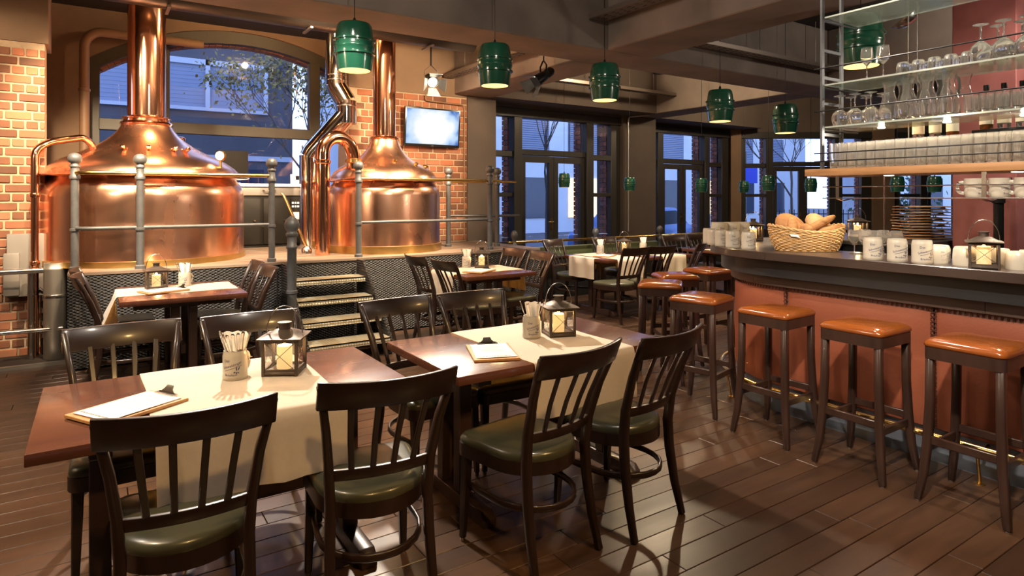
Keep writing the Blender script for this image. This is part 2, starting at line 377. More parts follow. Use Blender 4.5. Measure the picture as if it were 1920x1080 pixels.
# ================================================================== STRUCTURE
# ---- floor: subfloor + planks along X
PLAN = [(-4.5, -2.6), (18.3, -2.6), (18.3, 5.6), (12.4, 9.5), (12.4, 9.7), (-4.5, 9.7)]
struct(MB().prism(PLAN, -.12, -.022).build('floor', 'subfloor'))
FLOOR = bpy.data.objects['floor']
PW = .135
unit = MB()
def plank_mesh(L):
    m = MB(); w = PW-.003; c = .0022
    m.add([(0, 0, -.02), (L, 0, -.02), (L, w, -.02), (0, w, -.02), (c, c, 0), (L-c, c, 0), (L-c, w-c, 0), (c, w-c, 0), (0, 0, -c), (L, 0, -c), (L, w, -c), (0, w, -c)],
          [(0, 3, 2, 1), (4, 5, 6, 7), (8, 9, 5, 4), (9, 10, 6, 5), (10, 11, 7, 6), (11, 8, 4, 7), (0, 1, 9, 8), (1, 2, 10, 9), (2, 3, 11, 10), (3, 0, 8, 11)])
    return m
lens = [1.2, 1.5, 1.8, 2.1]; pm = [plank_mesh(l-.003).mesh('plank', 'floor_wood') for l in lens]
cand = []
for row in range(int((9.0+2.4)/PW)):
    y = -2.4+row*PW; x = -4.4+random.uniform(-1, 0)
    while x < 13.5:
        k = random.randrange(4); cx, cy = x+lens[k]/2, y
        f = .5505*cx+.8348*cy; r = .8348*cx-.5505*cy
        vis = f > 1.6 and abs(r) < f*.82+1.0 and 370+1180*1.55/max(f, .1) < 1180
        cand.append((f if vis else 99+abs(f), x, y, k)); x += lens[k]
cand.sort()
sm = MB()
for i, (f, x, y, k) in enumerate(cand):
    if i < 295 and f < 90: link('plank', pm[k], FLOOR, (x, y, 0))
    elif x < 13.5:
        q = plank_mesh(lens[k]-.003); sm.add([(a+x, b+y, c) for a, b, c in q.v], q.f)
stuff(sm.build('distant_planks', 'floor_wood_stuff', FLOOR))
# ---- ceiling and beams
struct(MB().prism(PLAN, 3.95, 4.15).build('ceiling', 'ceiling_dark'))
struct(MB().bb(-4.5, 17, 5.05, 5.65, 3.12, 3.95).build('trim_1', 'concrete', bevel=.012, bseg=1))
struct(MB().bb(4.55, 5.2, -2.5, 5.05, 3.12, 3.95).build('trim_2', 'concrete', bevel=.012, bseg=1))
struct(MB().bb(4.55, 5.2, 5.65, 8.9, 3.12, 3.95).build('trim_3', 'concrete', bevel=.012, bseg=1))
struct(MB().bb(8.75, 9.35, -2.5, 5.05, 3.12, 3.95).build('trim_4', 'concrete', bevel=.012, bseg=1))
struct(MB().bb(8.75, 9.35, 5.65, 9.4, 3.12, 3.95).build('trim_5', 'concrete', bevel=.012, bseg=1))
struct(MB().bb(5.2, 8.75, 8.35, 8.9, 3.12, 3.95).build('trim_6', 'plaster_dark'))
struct(MB().bb(9.35, 12.6, 8.8, 9.4, 3.12, 3.95).build('trim_7', 'plaster_dark'))
# ---- outer walls behind / beside the camera
struct(MB().bb(-4.6, -4.5, -2.6, 7.7, 0, 4.0).build('wall_left', 'plaster_brown'))
struct(MB().bb(-4.6, 18.3, -2.7, -2.6, 0, 4.0).build('wall_front', 'plaster_dark'))
struct(MB().bb(18.3, 18.4, -2.6, 5.6, 0, 4.0).build('wall_right', 'plaster_dark'))
# ---- brick pier builder
def brick_pier(name, x0, x1, yf, z0, z1, course, ln, vis_x, depth, mat='brick'):
    w = struct(MB().bb(x0, x1, yf+.007, yf+depth, z0, z1).build(name, 'mortar'))
    jm = .018; h = course-jm
    def bmesh_brick(l):
        m = MB(); c = .004
        m.bb(0, l, .0, .03, 0, h); return m.mesh('brick', mat, bevel=c, bseg=1)
    cache = {}; n = 0; row = 0; z = z0+jm
    while z+h <= z1+.001:
        l = ln if row % 2 == 0 else ln/2
        off = 0 if row % 4 == 0 else (l/2 if row % 2 == 0 else ln/4)
        x = x1-off
        segs = []
        if off: segs.append((x1-off+jm, x1))
        while x > vis_x:
            segs.append((x-l+jm, x)); x -= l
        for a, b in segs:
            wd = round(b-a, 4)
            if wd < .03: continue
            if wd not in cache: cache[wd] = bmesh_brick(wd)
            if n < 299:
                o = link('brick', cache[wd], w, (a, yf-.003+random.uniform(-.002, .002), z)); n += 1
        row += 1; z = z0+jm+row*course
    return w
brick_pier('wall_brick_left', -4.5, -.43, 7.7, 0, 3.06, .088, .215, -1.25, .3)
brick_pier('wall_brick_right', 2.9, 4.77, 8.5, .875, 3.08, .095, .235, 3.12, .45)
struct(MB().bb(-4.5, -.40, 7.69, 8.2, 3.06, 3.95).build('wall_above_left', 'plaster_brown'))
struct(MB().bb(-.75, -.62, 8.2, 9.6, 0, 3.95).build('wall_niche_left', 'plaster_brown'))
struct(MB().bb(2.9, 5.25, 8.49, 9.0, 3.08, 3.95).build('wall_above_right', 'plaster_brown'))
struct(MB().bb(4.77, 5.28, 8.47, 9.1, 0, 3.12).build('wall_pillar_near', 'plaster_dark'))
struct(MB().bb(8.37, 9.25, 8.85, 9.6, 0, 3.95).build('wall_pillar_mid', 'plaster_dark'))
struct(MB().bb(5.28, 8.37, 8.92, 9.1, 3.07, 3.95).build('wall_over_window', 'plaster_dark'))
struct(MB().bb(9.25, 12.3, 9.42, 9.6, 3.07, 3.95).build('wall_over_bay', 'plaster_dark'))

# ---- arched window of the brewhouse niche (Y = 9.6)
AY = 9.6; AX0, AX1 = -.12, 3.62; ZS, ZA = 3.30, 3.90
acx = (AX0+AX1)/2; half = (AX1-AX0)/2; sag = ZA-ZS; RR = (half*half+sag*sag)/(2*sag); acz = ZA-RR
def arch_z(x, dr=0.): return acz+math.sqrt(max((RR+dr)**2-(x-acx)**2, 0))
nb = 28; xs = [AX0+(AX1-AX0)*i/nb for i in range(nb+1)]
w = MB(); w.bb(-.75, AX0, AY, AY+.3, 0, 3.95); w.bb(AX1, 4.3, AY, AY+.3, 0, 3.95); w.bb(AX0, AX1, AY, AY+.3, 0, .9)
for a, b in zip(xs[:-1], xs[1:]):
    za, zb = arch_z(a), arch_z(b)
    w.add([(a, AY, za), (b, AY, zb), (b, AY, 3.95), (a, AY, 3.95), (a, AY+.3, za), (b, AY+.3, zb), (b, AY+.3, 3.95), (a, AY+.3, 3.95)], [(0, 1, 2, 3), (7, 6, 5, 4), (0, 4, 5, 1)])
struct(w.build('wall_niche_back', 'plaster_brown'))
aw = sroot('window_1')
FW = .17
fr = MB()
for a, b in zip(xs[:-1], xs[1:]):
    P = []
    for x in (a, b):
        P += [(x, arch_z(x)), (x, arch_z(x)-FW)]
    vs = [(P[i][0], y, P[i][1]) for y in (AY+.04, AY+.14) for i in (0, 1, 3, 2)]
    fr.add(vs, [(0, 1, 2, 3), (7, 6, 5, 4), (1, 5, 6, 2), (0, 3, 7, 4)])
fr.build('arch_frame', 'frame_olive', aw)
for (x0, x1) in ((AX0, AX0+.15), (AX1-.12, AX1)):
    MB().bb(x0, x1, AY+.04, AY+.14, .9, arch_z((x0+x1)/2)-.05).build('jamb', 'frame_olive', aw, bevel=.006, bseg=1)
MUL = [(.70, .82), (2.68, 2.84)]
for (x0, x1) in MUL:
    MB().bb(x0, x1, AY+.02, AY+.15, .9, arch_z((x0+x1)/2)-FW+.01).build('mullion', 'frame_olive', aw, bevel=.006, bseg=1)
MB().bb(AX0+.14, AX1-.12, AY+.015, AY+.145, 2.42, 2.57).build('transom', 'frame_olive', aw, bevel=.006, bseg=1)
for (x0, x1) in ((AX0+.15, .70), (.82, 2.68), (2.84, AX1-.12)):
    MB().bb(x0, x1, AY+.085, AY+.095, .95, 2.43).build('pane', 'pane_glass', aw)
    G = [(x0+(x1-x0)*i/8, arch_z(x0+(x1-x0)*i/8)-FW+.01) for i in range(9)]
    vs = []
    for x, z in G: vs += [(x, AY+.085, 2.56), (x, AY+.085, z), (x, AY+.095, z), (x, AY+.095, 2.56)]
    fs = []
    for i in range(8):
        for j in range(4): fs.append((4*i+j, 4*i+4+j, 4*i+4+(j+1) % 4, 4*i+(j+1) % 4))
    fs += [(0, 1, 2, 3), (35, 34, 33, 32)]
    MB().add(vs, fs).build('pane', 'pane_glass', aw)
vb = MB()   # brick lintel of the arch on the outside
nv = 44
for i in range(nv):
    t0 = math.pi/2+math.asin(half/RR)*(1-2*(i+.04)/nv); t1 = math.pi/2+math.asin(half/RR)*(1-2*(i+.96)/nv)
    vs = []
    for y in (AY+.16, AY+.34):
        for (t, r) in ((t0, RR-.185), (t1, RR-.185), (t1, RR+.05), (t0, RR+.05)): vs.append((acx+r*math.cos(t), y, acz+r*math.sin(t)))
    vb.add(vs, [(0, 1, 2, 3), (7, 6, 5, 4), (0, 4, 5, 1), (1, 5, 6, 2), (2, 6, 7, 3), (3, 7, 4, 0)])
stuff(vb.build('arch_brick', 'brick', aw))

# ---- glazed bays
def bay(n, loc, ang, L=3.09, frame='frame_dark', bricks_left=False):
    w = sroot('window_%d' % n, loc, ang)
    j, sl, mu, mr = .16, .46, .17, .15
    dw = L-2*j-.08-2*sl-2*mu
    x = [0, j, j+sl, j+sl+mu, j+sl+mu+dw, j+sl+2*mu+dw, j+2*sl+2*mu+dw, L]
    def fb(nm, x0, x1, z0, z1, y0=0., y1=.12, mat=frame): MB().bb(x0, x1, y0, y1, z0, z1).build(nm, mat, w, bevel=.007, bseg=1)
    fb('header', 0, L, 2.92, 3.07, -.03, .14)
    fb('jamb', x[0], x[1], 0, 2.92); fb('mullion', x[2], x[3], 0, 2.92, -.04, .14); fb('mullion', x[4], x[5], 0, 2.92, -.04, .14); fb('jamb', x[6], x[7], 0, 2.92)
    for a, b in ((x[1], x[2]), (x[5], x[6])):
        fb('transom', a, b, 2.24, 2.34); fb('transom', a, b, 1.56, 1.63); fb('bottom_panel', a, b, 0, .80)
        for z0, z1 in ((2.34, 2.92), (1.63, 2.24), (.80, 1.56)):
            MB().bb(a, b, .055, .063, z0, z1).build('pane', 'pane_glass', w)
    a, b = x[3], x[4]; fb('transom', a, b, 2.28, 2.38)
    MB().bb(a, b, .055, .063, 2.38, 2.92).build('pane', 'pane_glass', w)
    mid = (a+b)/2
    for s, (d0, d1) in enumerate(((a+.01, mid-.004), (mid+.004, b-.01))):
        st = .095; fm = MB()
        fm.bb(d0, d0+st, .02, .09, .02, 2.27); fm.bb(d1-st, d1, .02, .09, .02, 2.27); fm.bb(d0+st, d1-st, .02, .09, 2.16, 2.27); fm.bb(d0+st, d1-st, .02, .09, .02, .62)
        d = fm.build('door_leaf', frame, w)
        MB().bb(d0+st, d1-st, .05, .058, .62, 2.16).build('pane', 'pane_glass', d)
        hx = d1-.05 if s == 0 else d0+.05
        if s == 0:
            h = MB(); h.bb(hx-.02, hx+.02, .008, .022, .98, 1.2); h.tube([(hx, .012, 1.12), (hx, -.045, 1.12), (hx-.11, -.05, 1.12)], .009, 8); h.build('handle', 'brass', d, smooth=40)
    # brick piers standing outside behind jambs and mullions
    core = MB(); br = MB(); c = .088
    for (p0, p1) in ((-.30, .14), (x[2]+.0, x[3]+.0), (x[4], x[5]), (x[6]+.02, L+.35)):
        y0, y1 = .15, .33
        core.bb(p0+.01, p1-.01, y0+.01, y1-.01, -.1, 3.1)
        for r in range(36):
            z = -.1+r*c; o = 0 if r % 2 else .11
            for side in (p0, p1):
                segs = [(y0, y1)] if r % 2 else [(y0, y0+.085), (y0+.097, y1)]
                for (u, v) in segs: br.bb(side-.012, side+.012, u, v, z, z+c-.012)
    core.build('pier_core', 'mortar_outside', w); stuff(br.build('pier_brick', 'brick_outside', w))
    return w
bay(2, (5.28, 8.92, 0), 0)
bay(3, (9.25, 9.42, 0), 0, 2.98)
A3 = math.atan2(-.5505, .8348)
ux, uy = math.cos(A3), math.sin(A3)
O3 = (12.38, 9.42)
struct(MB().bb(0, .24, -.06, .35, 0, 3.95).build('wall_corner_pillar', 'plaster_brown', loc=(O3[0]-.1, O3[1], 0), rz=A3))
bay(4, (O3[0]+.14*ux, O3[1]+.14*uy, 0), A3, 3.1)
struct(MB().bb(0, .5, -.06, .35, 0, 3.95).build('wall_corner_between', 'plaster_brown', loc=(O3[0]+3.24*ux, O3[1]+3.24*uy, 0), rz=A3))
bay(5, (O3[0]+3.74*ux, O3[1]+3.74*uy, 0), A3, 3.1)
struct(MB().bb(0, 8, .0, .2, 3.07, 3.95).build('wall_over_far_bays', 'plaster_dark', loc=(O3[0], O3[1], 0), rz=A3))
# ---- red column behind the bar
struct(MB().bb(6.2, 6.68, 2.0, 2.46, 0, 3.95).build('wall_red_column', 'plaster_red', bevel=.008, bseg=1))
# ================================================================== OUTSIDE
struct(MB().bb(-40, 90, 9.9, 90, -.3, -.12).build('ground', 'street'))
b = thing('office_building', 'grey building with a strip of pale framed shuttered windows behind the arched window', 'building', (0, 20, -.12))
MB().bb(-14, 5.05, 0, 8, 0, 8.2).build('facade_wall', 'facade_grey', b)
for (x0, x1, n) in ((-3.2, -.9, 1), (-.85, 4.31, 3)):
    z0, z1 = 4.15, 5.62; f = MB()
    f.bb(x0, x1, -.1, .02, z1-.16, z1); f.bb(x0, x1, -.12, .02, z0, z0+.1); f.bb(x0, x0+.12, -.1, .02, z0, z1); f.bb(x1-.12, x1, -.1, .02, z0, z1)
    xm = x0+(x1-x0)*.68; f.bb(xm-.06, xm+.06, -.1, .02, z0, z1)
    if n == 3: f.bb(1.3, 1.5, -.1, .02, z0, z1)
    wf = f.build('window_frame', 'facade_frame', b)
    bl = MB()
    for k in range(22): bl.bb(x0+.12, x1-.12, -.03+(k % 2)*.008, .01, z0+.1+k*.0555, z0+.1+(k+1)*.0555)
    stuff(bl.build('shutter_slats', 'blind', wf))
MB().bb(-14, 5.06, -.05, .1, 2.75, 2.9).build('ledge', 'facade_frame', b)
for k in range(6):
    MB().bb(-6+k*1.8, -4.8+k*1.8, -.03, .02, .8, 2.5).build('window', 'window_dark', b)
b = thing('apartment_house', 'white rendered house with blinds and warm lit ground floor beyond the glazed doors', 'building', (9, 24, -.12))
MB().bb(0, 30, 0, 8, 0, 10).build('facade_wall', 'facade_white', b)
for k in range(9):
    x0 = .8+k*3.1
    for z0 in (3.6, 6.6):
        f = MB(); f.bb(x0, x0+1.9, -.06, .02, z0, z0+1.7); wf = f.build('window', 'window_dark', b)
        bl = MB()
        for q in range(16): bl.bb(x0+.05, x0+1.85, -.09, -.065, z0+.08+q*.1, z0+.08+q*.1+.075)
        stuff(bl.build('blind_slats', 'blind', wf))
    MB().bb(x0, x0+2.0, -.06, .02, .7, 2.6).build('shop_window', 'window_lit' if k in (1, 3, 4, 6) else 'window_dark', b)
b = thing('corner_house', 'pale blue house with tall windows far beyond the bay windows at the right', 'building', (36, 10, -.12), A3)
MB().bb(-4, 26, 6, 12, 0, 11).build('facade_wall', 'facade_white', b)
for k in range(9):
    for z0 in (.8, 3.6, 6.8):
        MB().bb(-3+k*3, -1.2+k*3, 5.94, 6.03, z0, z0+1.9).build('window', 'window_lit' if (z0 < 1 and k in (1, 4)) else 'window_dark', b)
sg = thing('street_sign', 'small blue rectangular sign seen through the bay window', 'sign', (17.2, 12.6, 0), A3)
MB().tube([(0, 0, -.12), (0, 0, 3.0)], .03, 8).build('pole', 'grey_iron', sg); MB().bb(-.35, .35, -.06, -.03, 2.0, 2.6).build('board', 'sign_blue', sg)
fe = thing('iron_fence', 'black iron railing outside the right hand bay door', 'fence', (18.2, 11.0, -.12), A3)
for z in (.12, 1.15): MB().bb(-1.6, 2.2, -.015, .015, z, z+.03).build('rail', 'black_metal', fe)
for k in range(26): MB().bb(-1.59+k*.15, -1.57+k*.15, -.01, .01, 0, 1.3).build('bar', 'black_metal', fe)
def tree(loc, h, label, leaves, seed, spread=1.0):
    rnd = random.Random(seed); t = thing('street_tree', label, 'tree', loc); tr = MB(); tips = []
    def grow(p, d, l, r, lev):
        q = p+d*l; tr.tube([p, p+d*l*.5+Vector((rnd.uniform(-.05, .05), rnd.uniform(-.05, .05), 0))*l, q], [r, r*.85, r*.7], 5, cap=False); tips.append(q)
        if lev == 0: return
        for _ in range(3):
            nd = (d+Vector((rnd.uniform(-1, 1), rnd.uniform(-1, 1), rnd.uniform(-.1, .8)))*.75*spread).normalized(); grow(q, nd, l*rnd.uniform(.6, .8), r*.56, lev-1)
    grow(Vector((0, 0, 0)), Vector((0, 0, 1)), h*.3, .06, 5)
    tr.build('branches', 'bark', t)
    if leaves:
        lf = MB()
        for _ in range(leaves):
            c = rnd.choice(tips[4:])+Vector((rnd.gauss(0, .22), rnd.gauss(0, .22), rnd.gauss(0, .2))); a = Vector((rnd.uniform(-1, 1), rnd.uniform(-1, 1), rnd.uniform(-1, 1))).normalized(); bb_ = a.orthogonal().normalized(); s = rnd.uniform(.04, .08)
            lf.add([c-a*s, c+bb_*s*.6, c+a*s, c-bb_*s*.6], [(0, 1, 2, 3)])
        stuff(lf.build('foliage', 'leaf', t))
    return t
tree((4.6, 15.5, -.12), 6.2, 'leafy autumn tree outside the right side of the arched window', 2600, 3)
tree((11.5, 15.5, -.12), 6.0, 'bare branched tree outside the nearer glazed doors', 0, 5, .8)
tree((19.5, 12.5, -.12), 5.6, 'bare branched tree outside the right bay window', 0, 9, .9)
hd = MB(); rh = random.Random(4)
for _ in range(1500):
    c = Vector((rh.gauss(0, .42), rh.gauss(0, .42), abs(rh.gauss(.9, .6)))); a = Vector((rh.uniform(-1, 1), rh.uniform(-1, 1), rh.uniform(-1, 1))).normalized(); q = a.orthogonal().normalized(); s = rh.uniform(.05, .09)
    hd.add([c-a*s, c+q*s*.6, c+a*s, c-q*s*.6], [(0, 1, 2, 3)])
t = thing('dense_shrub', 'dark green shrub growing outside the window behind the bar lantern', 'shrub', (18.4, 8.6, -.12)); stuff(hd.build('foliage', 'hedge', t)); MB().tube([(0, 0, 0), (0, 0, 1.2)], [.05, .03], 6).build('stem', 'bark', t)
car = thing('parked_car', 'small blue car parked outside the second glazed doors', 'car', (12.2, 12.4, -.12), R(8))
cb = MB(); prof = [(-1.9, .35), (-1.85, .75), (-1.1, .9), (-.55, 1.38), (.75, 1.4), (1.35, .95), (1.9, .85), (1.95, .4)]
vs = [(x, y, z) for y in (-.8, .8) for x, z in prof]; k = len(prof)
cb.add(vs, [tuple(range(k-1, -1, -1)), tuple(range(k, 2*k))]+[(j, (j+1) % k, k+(j+1) % k, k+j) for j in range(k)]); M('car_paint', (.10, .18, .42), .2, .3)
cb.build('body', 'car_paint', car, bevel=.08)
for x in (-1.2, 1.2):
    for y in (-.72, .72): MB().lathe([(.3, -.1), (.32, -.05), (.32, .05), (.3, .1)], 20, (x, y, .32), m=Matrix.Rotation(R(90), 3, 'X')).build('wheel', 'plastic_black', car, smooth=40)
for y in (-.805, .805): MB().add([(-1.0, y, .93), (-.5, y, 1.3), (.7, y, 1.32), (1.2, y, .97)], [(0, 1, 2, 3)]).build('side_window', 'window_dark', car)

# ================================================================== BREWING PLATFORM
DX0, DX1, DY0, DZ = -.22, 4.95, 6.82, .875
dk = thing('brewing_platform', 'raised wooden platform with dark mesh skirt carrying the two copper kettles', 'platform', (0, 0, 0))
MB().bb(DX0+.03, DX1-.03, DY0+.03, 8.44, 0, DZ-.03).build('base', 'cabinet_dark', dk); MB().bb(DX0+.03, 2.86, 8.44, 9.57, 0, DZ-.03).build('rear_base', 'cabinet_dark', dk)
y = DY0
while y < 8.45:
    MB().bb(DX0, DX1, y, min(y+.137, 8.47), DZ-.03, DZ).build('deck_board', 'deck_wood', dk, bevel=.003, bseg=1); y += .14
MB().bb(-.26, 2.88, 8.5, 9.58, DZ-.03, DZ).build('rear_floor', 'deck_wood', dk)
def skirt(x0, x1, y0, y1):
    d = Vector((x1-x0, y1-y0, 0)); L = d.length; a = math.atan2(d.y, d.x)
    s_ = MB().bb(0, L-.008, -.012, .012, .02, DZ-.035).build('skirt_panel', 'skirt_mesh', dk, loc=(x0, y0, 0), rz=a)
    sc = MB()
    for u in (.06, L-.07):
        for z in (.1, .45, .78): sc.lathe([(.009, 0), (.007, .004), (.0, .005)], 8, (u, -.0125, z), m=Matrix.Rotation(R(90), 3, 'X'))
    stuff(sc.build('screws', 'steel', s_))
xs_ = [DX0, .62, 1.58]
for a, c in zip(xs_[:-1], xs_[1:]): skirt(a, c, DY0+.015, DY0+.015)
xs_ = [2.46, 3.3, 4.14, DX1]
for a, c in zip(xs_[:-1], xs_[1:]): skirt(a, c, DY0+.015, DY0+.015)
skirt(DX0+.015, DX0+.015, 7.69, DY0); skirt(DX1-.015, DX1-.015, DY0, 7.7); skirt(1.58, 2.46, DY0+.02, DY0+.02)
# stairs
st = thing('platform_stairs', 'four grated metal steps with dark side plates leading up to the brewing platform', 'stairs', (0, 0, 0))
fronts = [(5.83, .175), (6.06, .35), (6.29, .525), (6.52, .70)]
for yf, z in fronts:
    m = MB(); m.bb(1.63, 2.41, yf, yf+.27, z-.012, z); m.bb(1.63, 2.41, yf, yf+.012, z-.05, z); m.bb(1.63, 2.41, yf+.258, yf+.27, z-.05, z)
    m.build('tread', 'tread_grate', st)
for x in (1.615, 2.425):
    pl = [(5.86, 0), (6.80, 0), (6.80, .86), (6.62, .86), (5.80, .12)]
    m = MB(); k = len(pl); vs = [(x+s*.012, y_, z_) for s in (-1, 1) for y_, z_ in pl]
    m.add(vs, [tuple(range(k-1, -1, -1)), tuple(range(k, 2*k))]+[(j, (j+1) % k, k+(j+1) % k, k+j) for j in range(k)]).build('stringer', 'skirt_mesh', st)
POST = [(.036, 0), (.036, .03), (.026, .04), (.026, .36), (.034, .365), (.034, .385), (.026, .39), (.026, .84), (.034, .845), (.036, .87), (.029, .88), (.027, .95), (.034, .955), (.035, .97), (.027, .98), (.027, .99), (.040, 1.0), (.046, 1.02), (.046, 1.045), (.036, 1.07), (.018, 1.083), (.0, 1.086)]
def post(par, x, y, z, s=1.0, name='post'): return MB().lathe([(r*1.25, h*s) for r, h in POST], 18, (x, y, z), caps=False).build(name, 'grey_iron', par, smooth=50)
rl = thing('platform_railing', 'grey iron railing with brass top bar in front of the left copper kettle', 'railing')
PT = [(-.17, 7.05), (.34, 6.9), (1.53, 6.9)]
for p in PT: post(rl, *p, DZ)
def bar(par, pts, r, nm, mat): MB().tube(pts, r, 12).build(nm, mat, par, smooth=50)
for i in range(1):
    pass
bar(rl, [(-.17, 7.05, DZ+.9), (-.12, 6.95, DZ+.9), (-.02, 6.9, DZ+.9), (.34, 6.9, DZ+.9), (1.53, 6.9, DZ+.9)], .019, 'brass_bar', 'brass')
bar(rl, [(-.17, 7.05, DZ+.39), (-.12, 6.95, DZ+.39), (-.02, 6.9, DZ+.39), (.34, 6.9, DZ+.39), (1.53, 6.9, DZ+.39)], .018, 'lower_bar', 'grey_iron')
rl = thing('platform_railing', 'grey iron railing with brass top bar in front of the right copper kettle', 'railing')
for p in ((2.47, 6.9), (4.24, 6.95)): post(rl, *p, DZ)
bar(rl, [(2.47, 6.9, DZ+.89), (4.24, 6.95, DZ+.89), (4.42, 6.96, DZ+.89)], .017, 'brass_bar', 'brass')
bar(rl, [(2.47, 6.9, DZ+.39), (4.24, 6.95, DZ+.39)], .017, 'lower_bar', 'grey_iron')
rl = thing('platform_railing', 'short grey iron railing at the platform right end beside the glazed doors', 'railing')
for p in ((4.02, 7.68), (4.62, 7.38)): post(rl, *p, DZ)
bar(rl, [(4.02, 7.68, DZ+.89), (4.62, 7.38, DZ+.89), (4.86, 7.26, DZ+.89)], .017, 'brass_bar', 'brass')
bar(rl, [(4.02, 7.68, DZ+.42), (4.62, 7.38, DZ+.42), (4.9, 7.24, DZ+.42)], .017, 'lower_bar', 'grey_iron')
nw = thing('stair_newel', 'short grey iron ball topped post at the left of the steps', 'post', (1.57, 6.24, 0))
MB().lathe([(r*1.2, z) for r, z in [(.05, .41), (.05, .44), (.036, .45), (.036, .62), (.044, .625), (.044, .65), (.036, .655), (.036, 1.05), (.045, 1.06), (.045, 1.08), (.036, 1.09), (.036, 1.17), (.047, 1.18), (.05, 1.2), (.04, 1.21), (.04, 1.23), (.055, 1.25), (.06, 1.29), (.05, 1.33), (.025, 1.355), (.012, 1.37), (0, 1.372)]], 20, caps=False).build('shaft', 'grey_iron', nw, smooth=50)
MB().bb(-.05, .05, -.05, .05, .36, .42).build('foot_plate', 'grey_iron', nw)

# ================================================================== KETTLES
def kettle(name, label, c, prof_cyl, prof_rim, prof_dome, collar, chim_r, band, bolts):
    k = thing(name, label, 'brew kettle', (c[0], c[1], DZ))
    S = 64
    MB().lathe(band, S, caps=False).build('foot_band', 'brass_band', k, smooth=60)
    MB().lathe(prof_cyl, S, caps=False).build('vessel', 'copper', k, smooth=60)
    MB().lathe(prof_rim, S, caps=False).build('rim', 'copper_smooth', k, smooth=50)
    MB().lathe(prof_dome, S, caps=False).build('dome', 'copper', k, smooth=70)
    MB().lathe(collar, 40, caps=False).build('collar', 'copper_smooth', k, smooth=60)
    zc = collar[-1][1]
    ch = MB().lathe([(chim_r, zc-.02), (chim_r, 3.07)], 40, caps=False).build('chimney', 'copper_smooth', k, smooth=60)
    for (a, r, z) in bolts:
        MB().lathe([(.026, 0), (.03, .015), (.018, .03), (0, .034)], 10, (r*math.cos(a), r*math.sin(a), z), caps=False).build('dome_knob', 'brass', k, smooth=50)
    return k
def dome_pts(r0, z0, pts): return [(r0, z0)]+pts
kL = kettle('copper_kettle', 'large left copper brew kettle with wide dome and tall chimney', (.46, 8.02),
    [(.985, .05), (.985, .60), (.985, .69), (.975, .755), (.95, .81), (.915, .85), (.90, .875)],
    [(.90, .872), (.93, .885), (1.03, .885), (1.045, .895), (1.03, .908), (.95, .912), (.93, .93)],
    [(.94, .92), (.925, .955), (.885, 1.0), (.80, 1.062), (.70, 1.115), (.58, 1.17), (.47, 1.23), (.38, 1.295), (.31, 1.36), (.265, 1.42), (.24, 1.465)],
    [(.235, 1.45), (.25, 1.462), (.262, 1.478), (.25, 1.497), (.228, 1.505), (.226, 1.525), (.236, 1.53), (.24, 1.545), (.205, 1.56), (.190, 1.565)], .187,
    [(1.0, 0), (1.0, .055), (.983, .06)], [])
kR = kettle('copper_kettle', 'smaller right copper brew kettle with brass foot band beside the screen', (3.105, 7.712),
    [(.715, .085), (.715, .70), (.705, .76), (.68, .81), (.65, .845), (.64, .86)],
    [(.64, .856), (.66, .87), (.745, .87), (.757, .88), (.745, .892), (.69, .897), (.67, .91)],
    [(.68, .90), (.67, .935), (.635, .99), (.57, 1.045), (.48, 1.095), (.38, 1.15), (.30, 1.21), (.24, 1.275), (.20, 1.34), (.18, 1.40), (.172, 1.425)],
    [(.17, 1.41), (.185, 1.42), (.195, 1.435), (.185, 1.45), (.168, 1.455), (.160, 1.46), (.150, 1.465)], .145,
    [(.735, 0), (.735, .09), (.713, .095)], [(R(-60), .5, 1.085), (R(-40), .55, 1.06), (R(-20), .52, 1.072), (R(-95), .43, 1.12)])
# dome hatch lugs on left kettle
for a in (R(-112), R(-92), R(-70), R(-58)):
    r, z = .62, 1.155
    lm = MB(); lm.bb(-.02, .02, -.06, .06, 0, .03); lm.lathe([(.014, 0), (.014, .06), (0, .065)], 10, (0, .05, 0), caps=False)
    o = lm.build('hatch_lug', 'copper_smooth', kL, bevel=.004); o.location = (r*math.cos(a), r*math.sin(a), z); o.rotation_euler = (R(-24), 0, a+R(90))
# gauge on the left kettle
g = MB(); 
ga = kL
MB().tube([(.66, -.58, .99), (.66, -.58, 1.08)], .014, 10).build('gauge_stem', 'brass', ga, smooth=50)
mfw = Matrix(((.8348, .5505, 0), (-.5505, .8348, 0), (0, 0, 1))) @ Matrix.Rotation(R(90), 3, 'X')
MB().lathe([(0, .022), (.052, .022), (.056, .016), (.056, -.01), (.04, -.018), (0, -.018)], 24, (.66, -.58, 1.125), caps=False, m=mfw).build('gauge_case', 'brass', ga, smooth=40)
MB().lathe([(0, .026), (.046, .025)], 24, (.66, -.58, 1.125), caps=False, m=mfw).build('gauge_dial', 'dial', ga, smooth=40)
def bend(pts, r=.08, n=5):
    """round the corners of a polyline"""
    P = [Vector(p) for p in pts]; out = [P[0]]
    for i in range(1, len(P)-1):
        a = (P[i-1]-P[i]); b = (P[i+1]-P[i]); d = min(r, a.length*.49, b.length*.49); s = P[i]+a.normalized()*d; e = P[i]+b.normalized()*d
        for k in range(n+1):
            t = k/n; out.append(s*(1-t)**2+P[i]*2*t*(1-t)+e*t*t)
    out.append(P[-1]); return out
p = thing('copper_pipe', 'thin copper pipe rising along the left brick wall and bending to the kettle dome', 'pipe', (0, 0, 0))
MB().tube(bend([(-.50, 7.56, .0), (-.50, 7.56, 2.0), (-.40, 7.62, 2.09), (-.10, 7.85, 2.17), (-.02, 7.90, 2.06), (.0, 7.92, 1.93)], .1), .034, 14).build('tube', 'copper_smooth', p, smooth=60)
